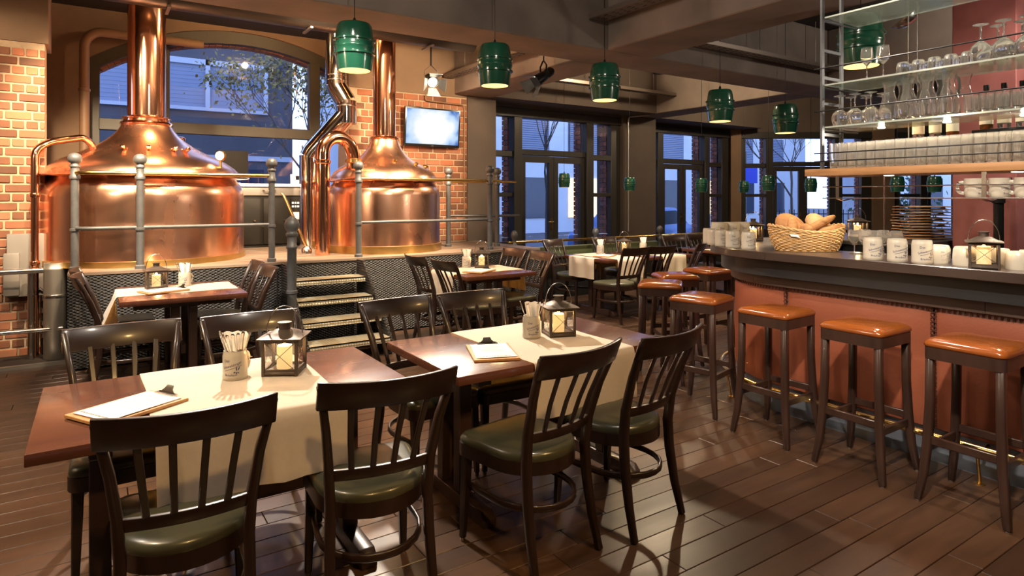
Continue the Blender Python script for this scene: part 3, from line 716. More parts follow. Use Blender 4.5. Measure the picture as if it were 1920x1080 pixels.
for z in (.9, 1.55): MB().lathe([(.04, 0), (.043, .01), (.043, .03), (.04, .04)], 16, (-.50, 7.56, z)).build('coupling', 'copper_smooth', p, smooth=50)
p = thing('copper_arch_pipe', 'thick copper pipe arching from the platform into the right kettle dome', 'pipe', (0, 0, 0))
ap = [(2.2, 7.36, DZ), (2.2, 7.36, 2.05)]+[(2.4-.2*math.cos(t), 7.36+.12*(1-math.cos(t))/2, 2.07+.20*math.sin(t)) for t in [PI*k/12 for k in range(1, 12)]]+[(2.62, 7.5, 2.05), (2.62, 7.5, 1.9)]
MB().tube(ap, .082, 20).build('tube', 'copper_smooth', p, smooth=60)
MB().lathe([(.083, 0), (.095, .01), (.095, .04), (.083, .05)], 22, (2.2, 7.36, 1.94)).build('flange', 'copper_smooth', p, smooth=40)
MB().lathe([(.083, 0), (.1, .01), (.1, .05), (.083, .06)], 22, (2.62, 7.5, 1.965)).build('flange', 'brass', p, smooth=40)
p = thing('steel_duct', 'mirror bright steel flue zigzagging up behind the copper arch pipe', 'duct', (0, 0, 0))
MB().tube([(2.34, 8.38, DZ), (2.34, 8.38, 2.10)], .135, 24).build('lower_pipe', 'steel_mirror', p, smooth=60)
MB().tube([(2.34, 8.38, 2.08), (2.37, 8.36, 2.15), (2.70, 8.15, 2.58), (2.74, 8.13, 2.64)], .135, 24).build('slanted_pipe', 'steel_mirror', p, smooth=30)
MB().tube([(2.74, 8.13, 2.52), (2.74, 8.13, 2.82)], .135, 24).build('middle_pipe', 'steel_mirror', p, smooth=30)
MB().tube([(2.74, 8.13, 2.80), (2.72, 8.14, 2.84), (2.64, 8.20, 3.0), (2.63, 8.205, 3.04)], .135, 24).build('upper_elbow', 'steel_mirror', p, smooth=30)
MB().tube([(2.63, 8.205, 3.02), (2.63, 8.205, 3.95)], .135, 24).build('upper_pipe', 'steel_mirror', p, smooth=60)
MB().tube([(2.52, 8.36, DZ), (2.52, 8.36, 2.30)], .03, 12).build('side_pipe', 'steel_mirror', p, smooth=60)
for z in (3.08, 3.14, 2.74): MB().lathe([(.135, 0), (.141, .006), (.141, .018), (.135, .024)], 20, (2.63 if z > 3 else 2.74, 8.205 if z > 3 else 8.13, z)).build('clamp', 'steel', p, smooth=40)
p = thing('copper_standpipe', 'short copper standpipe behind the left kettle beside its chimney', 'pipe', (.873, 9.10, DZ))
MB().lathe([(.078, 0), (.078, 1.40), (.084, 1.41), (.084, 1.44), (.07, 1.45), (0, 1.45)], 24, caps=False).build('tube', 'copper_smooth', p, smooth=50)
# brewhouse control desk
c = thing('control_cabinet', 'dark brewing control cabinet with pale worktop between the two kettles', 'cabinet', (1.45, 8.95, DZ))
MB().bb(0, 1.1, .02, .58, .0, .80).build('body', 'cabinet_dark', c)
MB().bb(-.06, 1.14, -.03, .62, .82, .86).build('worktop', 'worktop_white', c, bevel=.006)
MB().bb(-.03, 1.12, .0, .6, .70, .815).build('drawer_front', 'panel_grey', c, bevel=.004)
for x0, x1 in ((.01, .42), (.43, .78)): 
    d = MB().bb(x0, x1, .0, .022, .04, .66).build('door', 'cabinet_dark', c, bevel=.004); MB().box(((x0+x1)/2+.1, -.008, .36), (.03, .016, .02)).build('knob', 'steel', d)
MB().tube([(.42, -.02, .77), (.44, -.05, .765), (.56, -.05, .765), (.58, -.02, .77)], .009, 8).build('drawer_handle', 'steel', c, smooth=50)
pn = MB().bb(.79, 1.09, -.01, .022, .04, .66).build('switch_panel', 'cabinet_dark', c)
for i in range(6):
    for j in range(2): MB().box((.81+i*.036, -.016, .55+j*.05), (.022, .012, .022)).build('push_button', 'button_white', pn)
MB().box((.87, -.016, .42), (.11, .012, .1)).build('display', 'worktop_white', pn); MB().lathe([(.025, 0), (.025, .02), (0, .022)], 12, (1.05, -.012, .58), m=Matrix.Rotation(R(90), 3, 'X')).build('warning_lamp', 'button_red', pn)
mo = thing('monitor', 'black flat monitor standing on the control cabinet behind the gauge', 'monitor', (1.56, 9.38, DZ+.86), R(-6))
MB().bb(-.2, .2, -.02, .02, .1, .46).build('screen', 'screen_dark', mo, bevel=.004); MB().bb(-.03, .03, -.01, .03, .02, .12).build('neck', 'panel_grey', mo); MB().bb(-.1, .1, -.07, .07, 0, .02).build('foot', 'panel_grey', mo)
tb = thing('control_terminal', 'white sloping control terminal on the cabinet right end', 'terminal', (2.42, 9.12, DZ+.86), R(-12))
m = MB(); m.add([(-.14, -.1, 0), (.14, -.1, 0), (.14, .12, 0), (-.14, .12, 0), (-.14, -.1, .03), (.14, -.1, .03), (.14, .12, .15), (-.14, .12, .15)], [(0, 3, 2, 1), (4, 5, 6, 7), (0, 1, 5, 4), (1, 2, 6, 5), (2, 3, 7, 6), (3, 0, 4, 7)]); m.build('housing', 'worktop_white', tb, bevel=.008)
m = MB(); m.add([(-.07, -.05, .0605), (.07, -.05, .0605), (.07, .06, .1205), (-.07, .06, .1205)], [(0, 1, 2, 3)]); m.build('display', 'screen_dark', tb)
lv = thing('brass_paddle', 'long brass lever leaning beside the thick copper pipe', 'lever', (0, 0, 0))
MB().sweep([(2.10, 7.66, DZ+.08), (2.04, 7.70, 1.12), (1.88, 7.86, 1.58), (1.85, 7.87, 1.6)], [(.05, .02), (.05, .02), (.05, .02), (.03, .02)], up=(.8, -.5, .3)).build('blade', 'brass', lv, bevel=.004)
MB().lathe([(.06, 0), (.06, .05), (.03, .09), (0, .09)], 16, (2.10, 7.66, DZ)).build('pivot', 'steel', lv, smooth=40)
# left corner: tank, cabinet, rail
t = thing('steel_tank', 'slim stainless steel cylinder standing beside the platform left corner', 'tank', (-.335, 7.40, 0))
M('steel_satin', (.66, .62, .56), .38, .9); MB().lathe([(.07, 0), (.09, .03), (.09, .86), (.092, .865), (.092, .88), (.088, .885), (.088, .93), (.082, .93), (.082, .8), (0, .8)], 28, caps=False).build('body', 'steel_satin', t, smooth=50); MB().lathe([(.093, .60), (.096, .605), (.096, .625), (.093, .63)], 28).build('hoop', 'steel', t, smooth=40)
t = thing('switch_box', 'grey wall box behind the copper pipe on the left brick wall', 'box', (-.585, 7.62, .60))
MB().bb(-.13, .16, -.02, .07, .0, .60).build('body', 'panel_grey', t, bevel=.006); MB().bb(-.15, -.03, -.08, .02, .02, .42).build('lid', 'panel_grey', t, bevel=.006)
t = thing('hose_valves', 'cluster of dark valves and hose by the steel tank', 'valve', (-.44, 7.62, 0))
for i, z in enumerate((.18, .3, .42, .54)): MB().lathe([(.012, 0), (.03, .01), (.03, .05), (.012, .06)], 12, (0, .0, z)).build('valve', 'steel', t, smooth=40)
MB().tube([(.0, 0, .02), (0, 0, .65)], .011, 8).build('riser', 'black_metal', t); MB().tube([(-.08, 0, .62), (-.02, -.02, .66), (.03, 0, .6), (.04, .0, .3), (.02, -.02, .03)], .02, 8).build('hose', 'black_metal', t, smooth=60)
rl = thing('steel_guard_rail', 'stainless tube guard rail in front of the left brick wall', 'railing', (0, 0, 0))
MB().tube([(-.52, 7.46, 0), (-.52, 7.46, .84)], .028, 16).build('post', 'steel', rl, smooth=50); MB().tube([(-2.2, 7.46, 0), (-2.2, 7.46, .84)], .028, 16).build('post', 'steel', rl, smooth=50)
MB().tube(bend([(-3.0, 7.46, .86), (-.30, 7.40, .86), (-.28, 7.40, .72)], .08), .026, 14).build('top_rail', 'steel', rl, smooth=60); MB().tube([(-3.0, 7.45, .31), (-.27, 7.33, .31)], .02, 12).build('lower_rail', 'steel', rl, smooth=60)
struct(MB().bb(-4.5, -.24, 7.22, 7.69, 0, .022).build('trim_8', 'subfloor')); struct(MB().bb(-4.5, -.24, 7.18, 7.22, 0, .03).build('trim_9', 'zinc'))
# brown wall pipe in the niche
p = thing('wall_downpipe', 'brown painted downpipe bending along the niche wall above the left kettle', 'pipe', (0, 0, 0))
MB().tube(bend([(-.13, 9.35, DZ), (-.13, 9.35, 3.48), (-.02, 9.35, 3.60), (.55, 9.42, 3.62), (1.2, 9.45, 3.62)], .1), .055, 14).build('tube', 'pipe_brown', p, smooth=60)
for z in (1.9, 2.85): MB().lathe([(.055, 0), (.064, .005), (.064, .035), (.055, .04)], 16, (-.13, 9.35, z)).build('clamp', 'pipe_brown', p, smooth=40)
# ================================================================== CHAIRS
def seat_outline(s=1., n=14):
    pts = []
    def arc(cx, cy, r, a0, a1, k):
        for i in range(k+1):
            a = R(a0+(a1-a0)*i/k); pts.append((cx+r*math.cos(a), cy+r*math.sin(a)))
    arc(.165, .175, .055, 0, 90, 4); arc(-.165, .175, .055, 90, 180, 4)
    arc(0, -.015, .205, 187, 353, n)
    return [(x*s, y*s) for x, y in pts]
CH = {}
def make_chair():
    m = MB(); rings = []
    for s, z in ((1.0, .447), (1.015, .46), (1.0, .474), (.955, .484), (.82, .491), (.5, .496), (.12, .498)):
        rings.append([Vector((x, y, z)) for x, y in seat_outline(s)])
    m._rings(rings, True, False); CH['seat'] = m.mesh('seat', 'vinyl_green', 50)
    m = MB(); o = seat_outline(1.02); i = seat_outline(.90); m.ringstrip(o+[o[0]], i+[i[0]], .392, .448); CH['seat_frame'] = m.mesh('seat_frame', 'chair_wood', 40)
    for s in (-1, 1):
        CH['fleg', s] = MB().sweep([(s*.200, .205, .012), (s*.192, .192, .30), (s*.190, .185, .44)], [(.027, .027), (.04, .04), (.044, .044)], up=(0, 1, 0)).mesh('leg', 'chair_wood', bevel=.005, bseg=1)
        CH['glide', s] = MB().lathe([(.012, 0), (.012, .013), (0, .014)], 10, (s*.200, .205, 0)).mesh('glide', 'steel', 40)
        CH['rleg', s] = MB().sweep([(s*.196, -.262, 0), (s*.188, -.225, .15), (s*.182, -.198, .32), (s*.180, -.190, .45), (s*.187, -.205, .58), (s*.205, -.255, .74), (s*.236, -.335, .925)],
                                   [(.028, .030), (.031, .036), (.034, .042), (.034, .044), (.032, .040), (.029, .034), (.025, .026)], up=(0, 1, 0)).mesh('back_post', 'chair_wood', 60, bevel=.005, bseg=1)
    def rail(z0, z1, hw, yends, bow, lean, th, nm, bev, rise=0.):
        G = []; n = 14; vs = []
        for i in range(n+1):
            t = -1+2*i/n; x = hw*t; y = yends-bow*(1-t*t)
            for (dz, off) in ((0, 0), (1, 0)):
                pass
            zt = z1+rise*t*t
            vs += [(x, y-th/2, z0), (x, y+th/2, z0), (x, y+th/2-lean, zt), (x, y-th/2-lean, zt)]
        fs = []
        for i in range(n):
            for j in range(4): fs.append((4*i+j, 4*i+4+j, 4*i+4+(j+1) % 4, 4*i+(j+1) % 4))
        fs += [(0, 1, 2, 3), (4*n+3, 4*n+2, 4*n+1, 4*n)]
        return MB().add(vs, fs).mesh(nm, 'chair_wood', bevel=bev, bseg=2)
    CH['top'] = rail(.835, .935, .246, -.300, .052, .042, .022, 'top_rail', .005, .006)
    CH['low'] = rail(.545, .588, .186, -.198, .030, .008, .020, 'lower_rail', .004)
    for k, t in enumerate((-.6, -.2, .2, .6)):
        xb, xt = .186*t, .246*t*.92; yb = -.200-.030*(1-t*t); ytp = -.302-.052*(1-t*t)
        CH['slat', k] = MB().sweep([(xb, yb-.004, .575), ((xb+xt)/2, (yb+ytp)/2-.0+.006, .71), (xt, ytp, .85)], (.022, .012), up=(0, 1, 0)).mesh('slat', 'chair_wood', bevel=.003, bseg=1)
    o = [(.183, .185), (.19, .12), (.192, .0)]+[(.192*math.cos(R(a)), -.02+.215*math.sin(R(a))) for a in range(-10, -171, -16)]+[(-.192, .0), (-.19, .12), (-.183, .185)]
    CH['hoop'] = MB().sweep([(x, y, .255) for x, y in o], (.016, .030)).mesh('stretcher', 'chair_wood', 50, bevel=.004, bseg=1)
make_chair()
def chair(x, y, deg, label, group):
    t = thing('dining_chair', label, 'chair', (x, y, 0), R(deg), group)
    link('seat', CH['seat'], t)['label'] = 'dark olive green vinyl cushion'
    link('seat_frame', CH['seat_frame'], t)
    for s in (-1, 1):
        l = link('leg', CH['fleg', s], t); link('glide', CH['glide', s], l); link('back_post', CH['rleg', s], t)
    link('top_rail', CH['top'], t); link('lower_rail', CH['low'], t); link('stretcher', CH['hoop'], t)
    for k in range(4): link('slat', CH['slat', k], t)
    return t
G1 = 'chairs at the two front tables'; G2 = 'chairs at the back tables'
D = 'dark slat back chair '
for a in [
    (.25, 2.41, -3.6, D+'nearest the camera at the front left table', G1),
    (.894, 2.387, -7.5, D+'at the front left table, right of the hanging cloth', G1),
    (1.612, 2.33, 9, D+'at the front right table, near side left', G1),
    (2.155, 2.34, 10, D+'at the front right table, nearest the bar stools', G1),
    (.12, 3.225, 182, D+'behind the front left table, left of the mug', G1),
    (.68, 3.20, 180, D+'behind the front left table mug and lantern', G1),
    (1.55, 3.225, 187, D+'behind the front right table, beside the steps', G1),
    (2.02, 3.225, 178, D+'behind the front right table runner', G1),
    (.22, 6.02, -92, D+'left of the skirt side table, nearer of two', G2),
    (.20, 6.50, -90, D+'left of the skirt side table, touching the skirt', G2),
    (.94, 5.86, 92, D+'right of the skirt side table, nearer of two', G2),
    (.93, 6.36, 88, D+'right of the skirt side table, farther of two', G2),
    (3.16, 5.52, -88, D+'left of the middle table, nearer of two', G2),
    (3.14, 6.12, -90, D+'left of the middle table, close to the skirt', G2),
    (3.86, 5.76, 88, D+'right of the middle table, nearer of two', G2),
    (3.86, 6.30, 90, D+'right of the middle table, farther of two', G2),
    (5.50, 5.93, 4, D+'at the long back table near side, left', G2),
    (5.98, 5.93, 0, D+'at the long back table near side, middle', G2),
    (6.62, 5.95, 28, D+'turned outward at the long back table right end', G2),
    (5.62, 6.98, 198, D+'at the long back table far left corner', G2),
    (6.55, 7.02, 180, D+'behind the lantern of the long back table', G2),
    (7.75, 6.75, 170, D+'far off at the bay window table, left', G2),
    (8.35, 6.75, 180, D+'far off at the bay window table, right', G2),
]: chair(*a)

# ================================================================== TABLES
def table(x, y, L, Wd, deg, label):
    t = thing('dining_table', label, 'table', (x, y, 0), R(deg), 'dark wooden dining tables')
    MB().bb(-L/2, L/2, -Wd/2, Wd/2, .708, .75).build('tabletop', 'table_wood', t, bevel=.004)
    for s in (-1, 1):
        px = s*(L/2-.20); tr = sroot('trestle'); tr.parent = t; del tr['kind']; f = .36*Wd/.83; cs_ = .09 if L > 1 else .065
        m = MB(); k = [(-f, 0), (f, 0), (f, .035), (f-.035, .07), (-f+.035, .07), (-f, .035)]
        vs = [(px+q*.035, yy, zz) for q in (-1, 1) for yy, zz in k]
        m.add(vs, [tuple(range(5, -1, -1)), tuple(range(6, 12))]+[(j, (j+1) % 6, 6+(j+1) % 6, 6+j) for j in range(6)]).build('foot', 'stool_wood', tr, bevel=.004, bseg=1)
        for q in (-1, 1): MB().bb(px-.035, px+.035, q*cs_-.033, q*cs_+.033, .07, .655).build('column', 'stool_wood', tr, bevel=.004, bseg=1)
        MB().bb(px-.035, px+.035, -Wd/2+.1, Wd/2-.1, .655, .708).build('bearer', 'stool_wood', tr, bevel=.003, bseg=1)
    MB().bb(-(L/2-.235), L/2-.235, -.02, .02, .25, .33).build('stretcher', 'stool_wood', t, bevel=.004, bseg=1)
    return t
table(.48, 2.88, 1.34, .83, 0, 'dark reddish wooden table at the front left under a white runner')
table(2.01, 2.88, 1.34, .83, 0, 'dark reddish wooden table at the front right beside the bar stools')
table(.60, 6.12, .96, .92, 90, 'dark wooden table beside the mesh skirt of the platform')
table(3.52, 5.98, .95, .86, 90, 'dark wooden table at the middle right of the platform steps')
table(6.22, 6.45, 1.62, .90, 0, 'long dark wooden table at the back near the brass partition rail')
table(8.10, 6.40, .9, .75, 0, 'small dark wooden table far off by the bay window')
# cloth runners: local x = width, local y = along the run
def runner(x, y, deg, w, span, hang0, hang1, label, seed=1, puff=.03, mat='cloth'):
    """span: table width it crosses; hangs by hang0 at -y and hang1 at +y"""
    rnd = random.Random(seed); G = []; nx = 16
    pr = []
    e = span/2+.006
    if hang0 > 0: pr += [(-e-.012, -hang0*(1-q/7.)) for q in range(7)]
    pr += [(-e-.006, -.004), (-e+.004, .0025)] if hang0 > 0 else []
    pr += [(-span/2*.95+span*.95*q/10, .0025) for q in range(11)]
    if hang1 > 0: pr += [(e-.004, .0025), (e+.006, -.004)]+[(e+.012, -hang1*(q+1)/7.) for q in range(7)]
    ph = [rnd.uniform(0, 6) for _ in range(3)]
    for i in range(nx+1):
        u = -w/2+w*i/nx; row = []
        for (v, z) in pr:
            k = max(0, -z-.01)/.3; s = 1 if v > 0 else -1
            row.append((u*(1-.02*k)+.004*math.sin(v*9+ph[0]), v+s*k*puff*(.6+math.sin(u*22+ph[1])*.5+.3*math.sin(u*41+ph[2])), z+(.0012*math.sin(u*17+v*13) if z > 0 else .004*math.sin(u*9)*k)))
        G.append(row)
    o = MB().quadgrid(G).build('table_runner', mat, smooth=80, solid=.0018); o.location = (x, y, .7505); o.rotation_euler = (0, 0, R(deg))
    return tag(o, label, 'tablecloth', 'white cloth runners')
runner(.50, 2.88, 0, .67, .83, .262, .24, 'white runner draped across the front left table, hanging at its near side', 1)
runner(2.07, 2.88, 0, .65, .83, .262, .24, 'white runner on the front right table, striped by chair shadows', 2)
runner(.60, 6.20, -90, .50, .92, .255, 0, 'white runner hanging off the left end of the skirt side table', 3, .13)
runner(3.52, 6.02, -90, .52, .86, .255, .24, 'white runner hanging off the left side of the middle table', 4)
runner(5.80, 6.45, 0, .46, .90, .255, .24, 'white runner over the long back table, left of two', 5)
runner(6.62, 6.45, 0, .46, .90, .255, .24, 'white runner over the long back table, right of two', 6)
o = MB().bb(-.12, .12, -.2, .2, 0, .28).v
m = MB(); G = [[(x_, -.03+.01*math.sin(x_*20), z_) for z_ in (0, -.1, -.2, -.27)] for x_ in [-.28+.035*k for k in range(17)]]
G = [[(x_, .10, .001), (x_, -.004, .001)]+[(x_, -.012+.008*math.sin(x_*24), z_) for z_ in (-.01, -.1, -.2, -.27)] for x_ in [-.26+.0325*k for k in range(17)]]
o = MB().quadgrid(G).build('table_runner', 'cloth', smooth=80, solid=.0018); o.location = (5.402, 6.50, .7512); o.rotation_euler = (0, 0, R(-90)); tag(o, 'white cloth end hanging off the left end of the long back table', 'tablecloth', 'white cloth runners')
for i, (x, y) in enumerate(((7.9, 6.3), (8.3, 6.42))):
    o = MB().bb(-.17, .17, -.13, .13, 0, .002).build('placemat', 'paper'); o.location = (x, y, .7505); tag(o, 'white paper placemat on the far bay window table, %s of two' % ('left', 'right')[i], 'placemat', 'far placemats')

# ================================================================== LANTERNS WITH CANDLES
def lantern_meshes():
    d = {}; w, h = .072, .165
    d['base'] = MB().bb(-w-.006, w+.006, -w-.006, w+.006, .004, .018).mesh('base', 'lantern_metal', bevel=.003, bseg=1)
    for i, (sx, sy) in enumerate(((1, 1), (1, -1), (-1, 1), (-1, -1))): d['post', i] = MB().bb(sx*w-.007, sx*w+.007, sy*w-.007, sy*w+.007, 0, h).mesh('post', 'lantern_metal', bevel=.002, bseg=1)
    q4 = [(-w, -w), (w, -w), (w, w), (-w, w)]
    d['bottom_frame'] = MB().sweep([(x, y, .022) for x, y in q4], (.010, .014), closed=True).mesh('bottom_frame', 'lantern_metal')
    m = MB().sweep([(x, y, h-.008) for x, y in q4], (.012, .018), closed=True)
    d['top_frame'] = m.mesh('top_frame', 'lantern_metal')
    m = MB(); rings = []
    for s, z in ((w+.026, h-.002), (w+.027, h+.003), (w+.004, h+.009), (w*.86, h+.018), (w*.62, h+.028), (w*.40, h+.033)):
        n = 24; ring = []
        for k in range(n):
            a = 2*PI*k/n; c_, s_ = math.cos(a), math.sin(a); sq = 1/max(abs(c_), abs(s_)); mixr = max(0, min(1, (h+.03-z)/.03)); rr = s*(1+(sq-1)*mixr); ring.append(Vector((rr*c_, rr*s_, z)))
        rings.append(ring)
    m._rings(rings, True, False); d['roof'] = m.mesh('roof', 'lantern_metal', 40)
    d['chimney'] = MB().lathe([(.025, h+.028), (.025, h+.056), (.031, h+.057), (.031, h+.063), (.0, h+.064)], 20, caps=False).mesh('chimney', 'lantern_metal', 40)
    d['handle'] = MB().tube([(.080*math.cos(a), 0, h+.012+.125*math.sin(a)) for a in [PI*k/18 for k in range(19)]], .003, 6).mesh('handle', 'steel', 60)
    for i in range(4):
        mm = Matrix.Rotation(PI/2*i, 3, 'Z'); m = MB().box(mm @ Vector((0, -w, h/2)), ((2*w-.012), .0016, h-.03) if i % 2 == 0 else (.0016, 2*w-.012, h-.03)); d['pane', i] = m.mesh('pane', 'lantern_glass')
        a, b = w-.008, h-.02; m = MB()
        for s in (-1, 1): m.tube([mm @ Vector((-a*s, -w-.003, .028)), mm @ Vector((a*s, -w-.003, b))], .0014, 5)
        d['wire', i] = m.mesh('cross_wire', 'lantern_metal')
    return d
LM = lantern_meshes()
CANDLE = MB().lathe([(.0, .0), (.034, .0), (.034, .098), (.031, .104), (.02, .102), (.004, .098), (0, .098)], 24, caps=False).mesh('candle', 'wax', 40)
FLAME = MB().lathe([(.0, .0), (.006, .005), (.0078, .012), (.0055, .022), (.002, .031), (0, .036)], 10, caps=False).mesh('flame', 'flame', 60)
WICK = MB().tube([(0, 0, .096), (.001, 0, .107)], .001, 5).mesh('wick', 'black_metal')
def lantern(x, y, z, deg, s, label, clabel, power=2.2, cs=1.0):
    t = thing('candle_lantern', label, 'lantern', (x, y, z), R(deg), 'square metal candle lanterns'); t.scale = (s, s, s)
    for k in ('base', 'top_frame', 'bottom_frame', 'roof', 'chimney', 'handle'): link(k, LM[k], t)
    for i in range(4): link('post', LM['post', i], t); q = link('pane', LM['pane', i], t); link('cross_wire', LM['wire', i], q)
    c = link('candle', CANDLE, None, (x, y, z+.0185*s)); c.scale = (s*cs, s*cs, s*cs); tag(c, clabel, 'candle', 'lit candles in lanterns')
    link('wick', WICK, c); link('flame', FLAME, c, (0, 0, .103))
    if power:
        b_ = point_light((x, y, z+(.018+.122*cs)*s), power, (1, .62, .28), .012)
    return t
lantern(.715, 2.97, .7535, -30, 1.0, 'metal lantern with wire crossed panes on the front left table', 'lit white candle inside the front left table lantern')
lantern(2.235, 2.90, .7535, -18, 1.0, 'metal lantern beside the napkin mug on the front right table', 'lit white candle inside the front right table lantern')
lantern(.43, 6.27, .7535, 4, 1.0, 'metal lantern on the table next to the platform skirt', 'lit white candle inside the skirt side table lantern')
lantern(3.66, 6.18, .7535, -30, 1.0, 'metal lantern on the middle table in front of the right kettle', 'lit white candle inside the middle table lantern')
lantern(6.38, 6.72, .7535, -30, 1.0, 'metal lantern at the far side of the long back table', 'lit candle inside the long back table lantern')
BT = 1.17
lantern(3.985, 1.43, BT, -68, .86, 'metal lantern at the right on the bar counter, big candle inside', 'thick lit candle in the lantern at the right of the bar', 1.5, 1.12)
lantern(6.10, 3.22, BT, -45, .92, 'metal lantern on the back counter behind the bread basket', 'lit candle in the lantern behind the bread basket', 2)
lantern(4.80, 3.44, BT, -40, .85, 'metal lantern at the rounded bar end behind the stoneware mugs', 'lit candle in the lantern at the rounded bar end', 2)

# ================================================================== STONEWARE MUGS, CUTLERY, NAPKINS
def wrap(vs, r, a0, z0, flip=1):
    out = []
    for x, y, _ in vs:
        a = a0+flip*x/r; out.append((r*math.cos(a), r*math.sin(a), z0+y))
    return out
def rot2(vs, a): c, s = math.cos(a), math.sin(a); return [(x*c-y*s, x*s+y*c, 0) for x, y, _ in vs]
def mug_print_mesh(r, h, a0, sc=1.):
    m = MB()
    for body, size, ang, dx, dz in (('Das', .017, R(4), -.024, .088), ('Schwetzinger', .0165, R(17), -.002, .068), ('Brauhaus', .0145, 0, -.006, .027)):
        vs, fs = text_mesh(body, size*sc); vs = rot2(vs, ang); vs = [(x+dx*sc, y, 0) for x, y, z in vs]; m.add(wrap(vs, r+.0007, a0, dz*sc), fs)
    a = R(17); ln = [(-.040+.078*k/8, -.0135) for k in range(9)]; L_ = rot2([(x, y, 0) for x, y in ln]+[(x, y+.0016, 0) for x, y in ln], a); L_ = [(x*sc, y*sc, 0) for x, y, _ in L_]
    m.add(wrap(L_, r+.0007, a0, .068*sc), [(k, k+1, k+10, k+9) for k in range(8)])
    for (cx, cy, aa, l, w_) in ((.018, .046, 95, .022, .005), (.024, .047, 65, .020, .005), (.013, .039, 200, .009, .006), (.019, .038, 250, .010, .006), (.023, .038, 320, .009, .004)):
        d = (math.cos(R(aa)), math.sin(R(aa))); n_ = (-d[1], d[0]); pts = [(cx-d[0]*l*.2, cy-d[1]*l*.2), (cx+d[0]*l*.3+n_[0]*w_*.6, cy+d[1]*l*.3+n_[1]*w_*.6), (cx+d[0]*l, cy+d[1]*l), (cx+d[0]*l*.3-n_[0]*w_*.6, cy+d[1]*l*.3-n_[1]*w_*.6)]
        m.add(wrap([(x*sc, y*sc, 0) for x, y in pts], r+.0008, a0, 0), [(0, 1, 2, 3)])
    return m
def mug_kind(r, h, handle_ang, print_ang, squat=False, inverted=False):
    d = {}
    if not squat: prof = [(0, .002), (r*.94, .0), (r, .006), (r, .018), (r*.985, .022), (r*.985, h*.80), (r*.95, h*.90), (r*.90, h*.955), (r*.90, h), (r*.85, h), (r*.85, h*.9), (r*.9, h*.7), (r*.9, .02), (0, .015)]
    else: prof = [(0, .002), (r*.82, 0), (r*.88, .006), (r*.96, h*.2), (r, h*.5), (r*1.0, h*.9), (r*.99, h), (r*.93, h), (r*.93, h*.6), (r*.85, .02), (0, .015)]
    if inverted: prof = [(a, h-z) for a, z in prof][::-1]
    d['body'] = MB().lathe(prof, 32, caps=False).mesh('body', 'ceramic', 50)
    hz = [(r*.96, h*.80), (r*1.35, h*.80), (r*1.55, h*.62), (r*1.52, h*.38), (r*1.3, h*.24), (r*.96, h*.22)]
    ca, sa = math.cos(handle_ang), math.sin(handle_ang)
    d['handle'] = MB().sweep(bend([(a*ca, a*sa, z) for a, z in hz], .02, 3), (.014, .018), up=(0, 0, 1)).mesh('handle', 'ceramic', 60, bevel=.004, bseg=1)
    d['print'] = mug_print_mesh(r*.985 if not squat else r*.985, h, print_ang, h/.125).mesh('lettering', 'ink')
    return d
VA = R(-90-33.4+10)   # direction from a mug toward the guests' side
MK = {'tall': mug_kind(.052, .125, VA+R(150), VA)}
def mug(x, y, z, kind, label, group, cat='mug', rz=0., s=1., name='stoneware_mug'):
    t = thing(name, label, cat, (x, y, z), rz, group); t.scale = (s, s, s)
    for k in ('body', 'handle', 'print'):
        o = link(k if k != 'print' else 'lettering', MK[kind][k], t)
        if k == 'print': o['label'] = 'blue lettering and sprig emblem'
    return t
KN = MB().sweep([(0, 0, 0), (0, 0, .09), (0, 0, .16), (0, 0, .195), (0, 0, .205)], [(.018, .0018), (.019, .002), (.011, .005), (.016, .006), (.008, .004)], up=(0, 1, 0)).mesh('handle', 'cutlery', 50, bevel=.001, bseg=1)
FK = MB().sweep([(0, 0, 0), (0, 0, .05), (0, 0, .08), (0, 0, .15), (0, 0, .19), (0, 0, .2)], [(.02, .002), (.022, .002), (.006, .003), (.008, .003), (.017, .004), (.010, .003)], up=(0, 1, 0)).mesh('handle', 'cutlery', 50, bevel=.001, bseg=1)
def napkins(x, y, z, deg, label, s=1.):
    m = MB(); t = thing('napkin_bundle', label, 'napkin', (x, y, z), R(deg), 'napkins standing in mugs'); t.scale = (s, s, s)
    for k in range(4):
        G = []
        for i in range(9):
            u = -1+2*i/8; row = []
            for j in range(7):
                v = j/6; w_ = .026+.028*v; row.append((u*w_, .012*k-.016+.010*v*(k-1.5)+.016*(1-u*u)*(.4+.3*v)-.01, v*(.16-.008*k)+.004*math.sin(u*7+k)))
            G.append(row)
        MB().quadgrid(G).build('napkin', 'napkin', t, smooth=60, solid=.002)
    return t
def cutlery_mug(x, y, z, where, rz=0., n=7, seed=3, nap=(.012, .016, -28)):
    mug(x, y, z, 'tall', 'stoneware mug holding cutlery and napkins on '+where, 'cutlery mugs on the tables', rz=rz)
    rnd = random.Random(seed)
    for k in range(n):
        a = VA+R(-75+150*k/max(1, n-1)); r0, r1 = .012, .036+rnd.uniform(-.004, .006); tl = Vector((r1*math.cos(a)*1.15-r0*math.cos(a+1), r1*math.sin(a)*1.15-r0*math.sin(a+1), .115)).normalized()
        o = link('table_knife' if k % 2 == 0 else 'table_fork', KN if k % 2 == 0 else FK, None, (x+r0*math.cos(a+1), y+r0*math.sin(a+1), z+.017))
        o.rotation_euler = (tl.to_track_quat('Z', 'Y')).to_euler(); tag(o, 'silver %s, %s from left in the mug on %s' % ('knife' if k % 2 == 0 else 'fork', ('first', 'second', 'third', 'fourth', 'fifth', 'sixth', 'seventh', 'eighth')[k], where), 'knife' if k % 2 == 0 else 'fork', 'cutlery in mugs')
    napkins(x+nap[0], y+nap[1], z+.07, nap[2], 'folded white napkins standing in the mug on '+where, .85)
cutlery_mug(.508, 2.985, .7535, 'the front left table', 0, 8, 3, (.010, .022, -24))
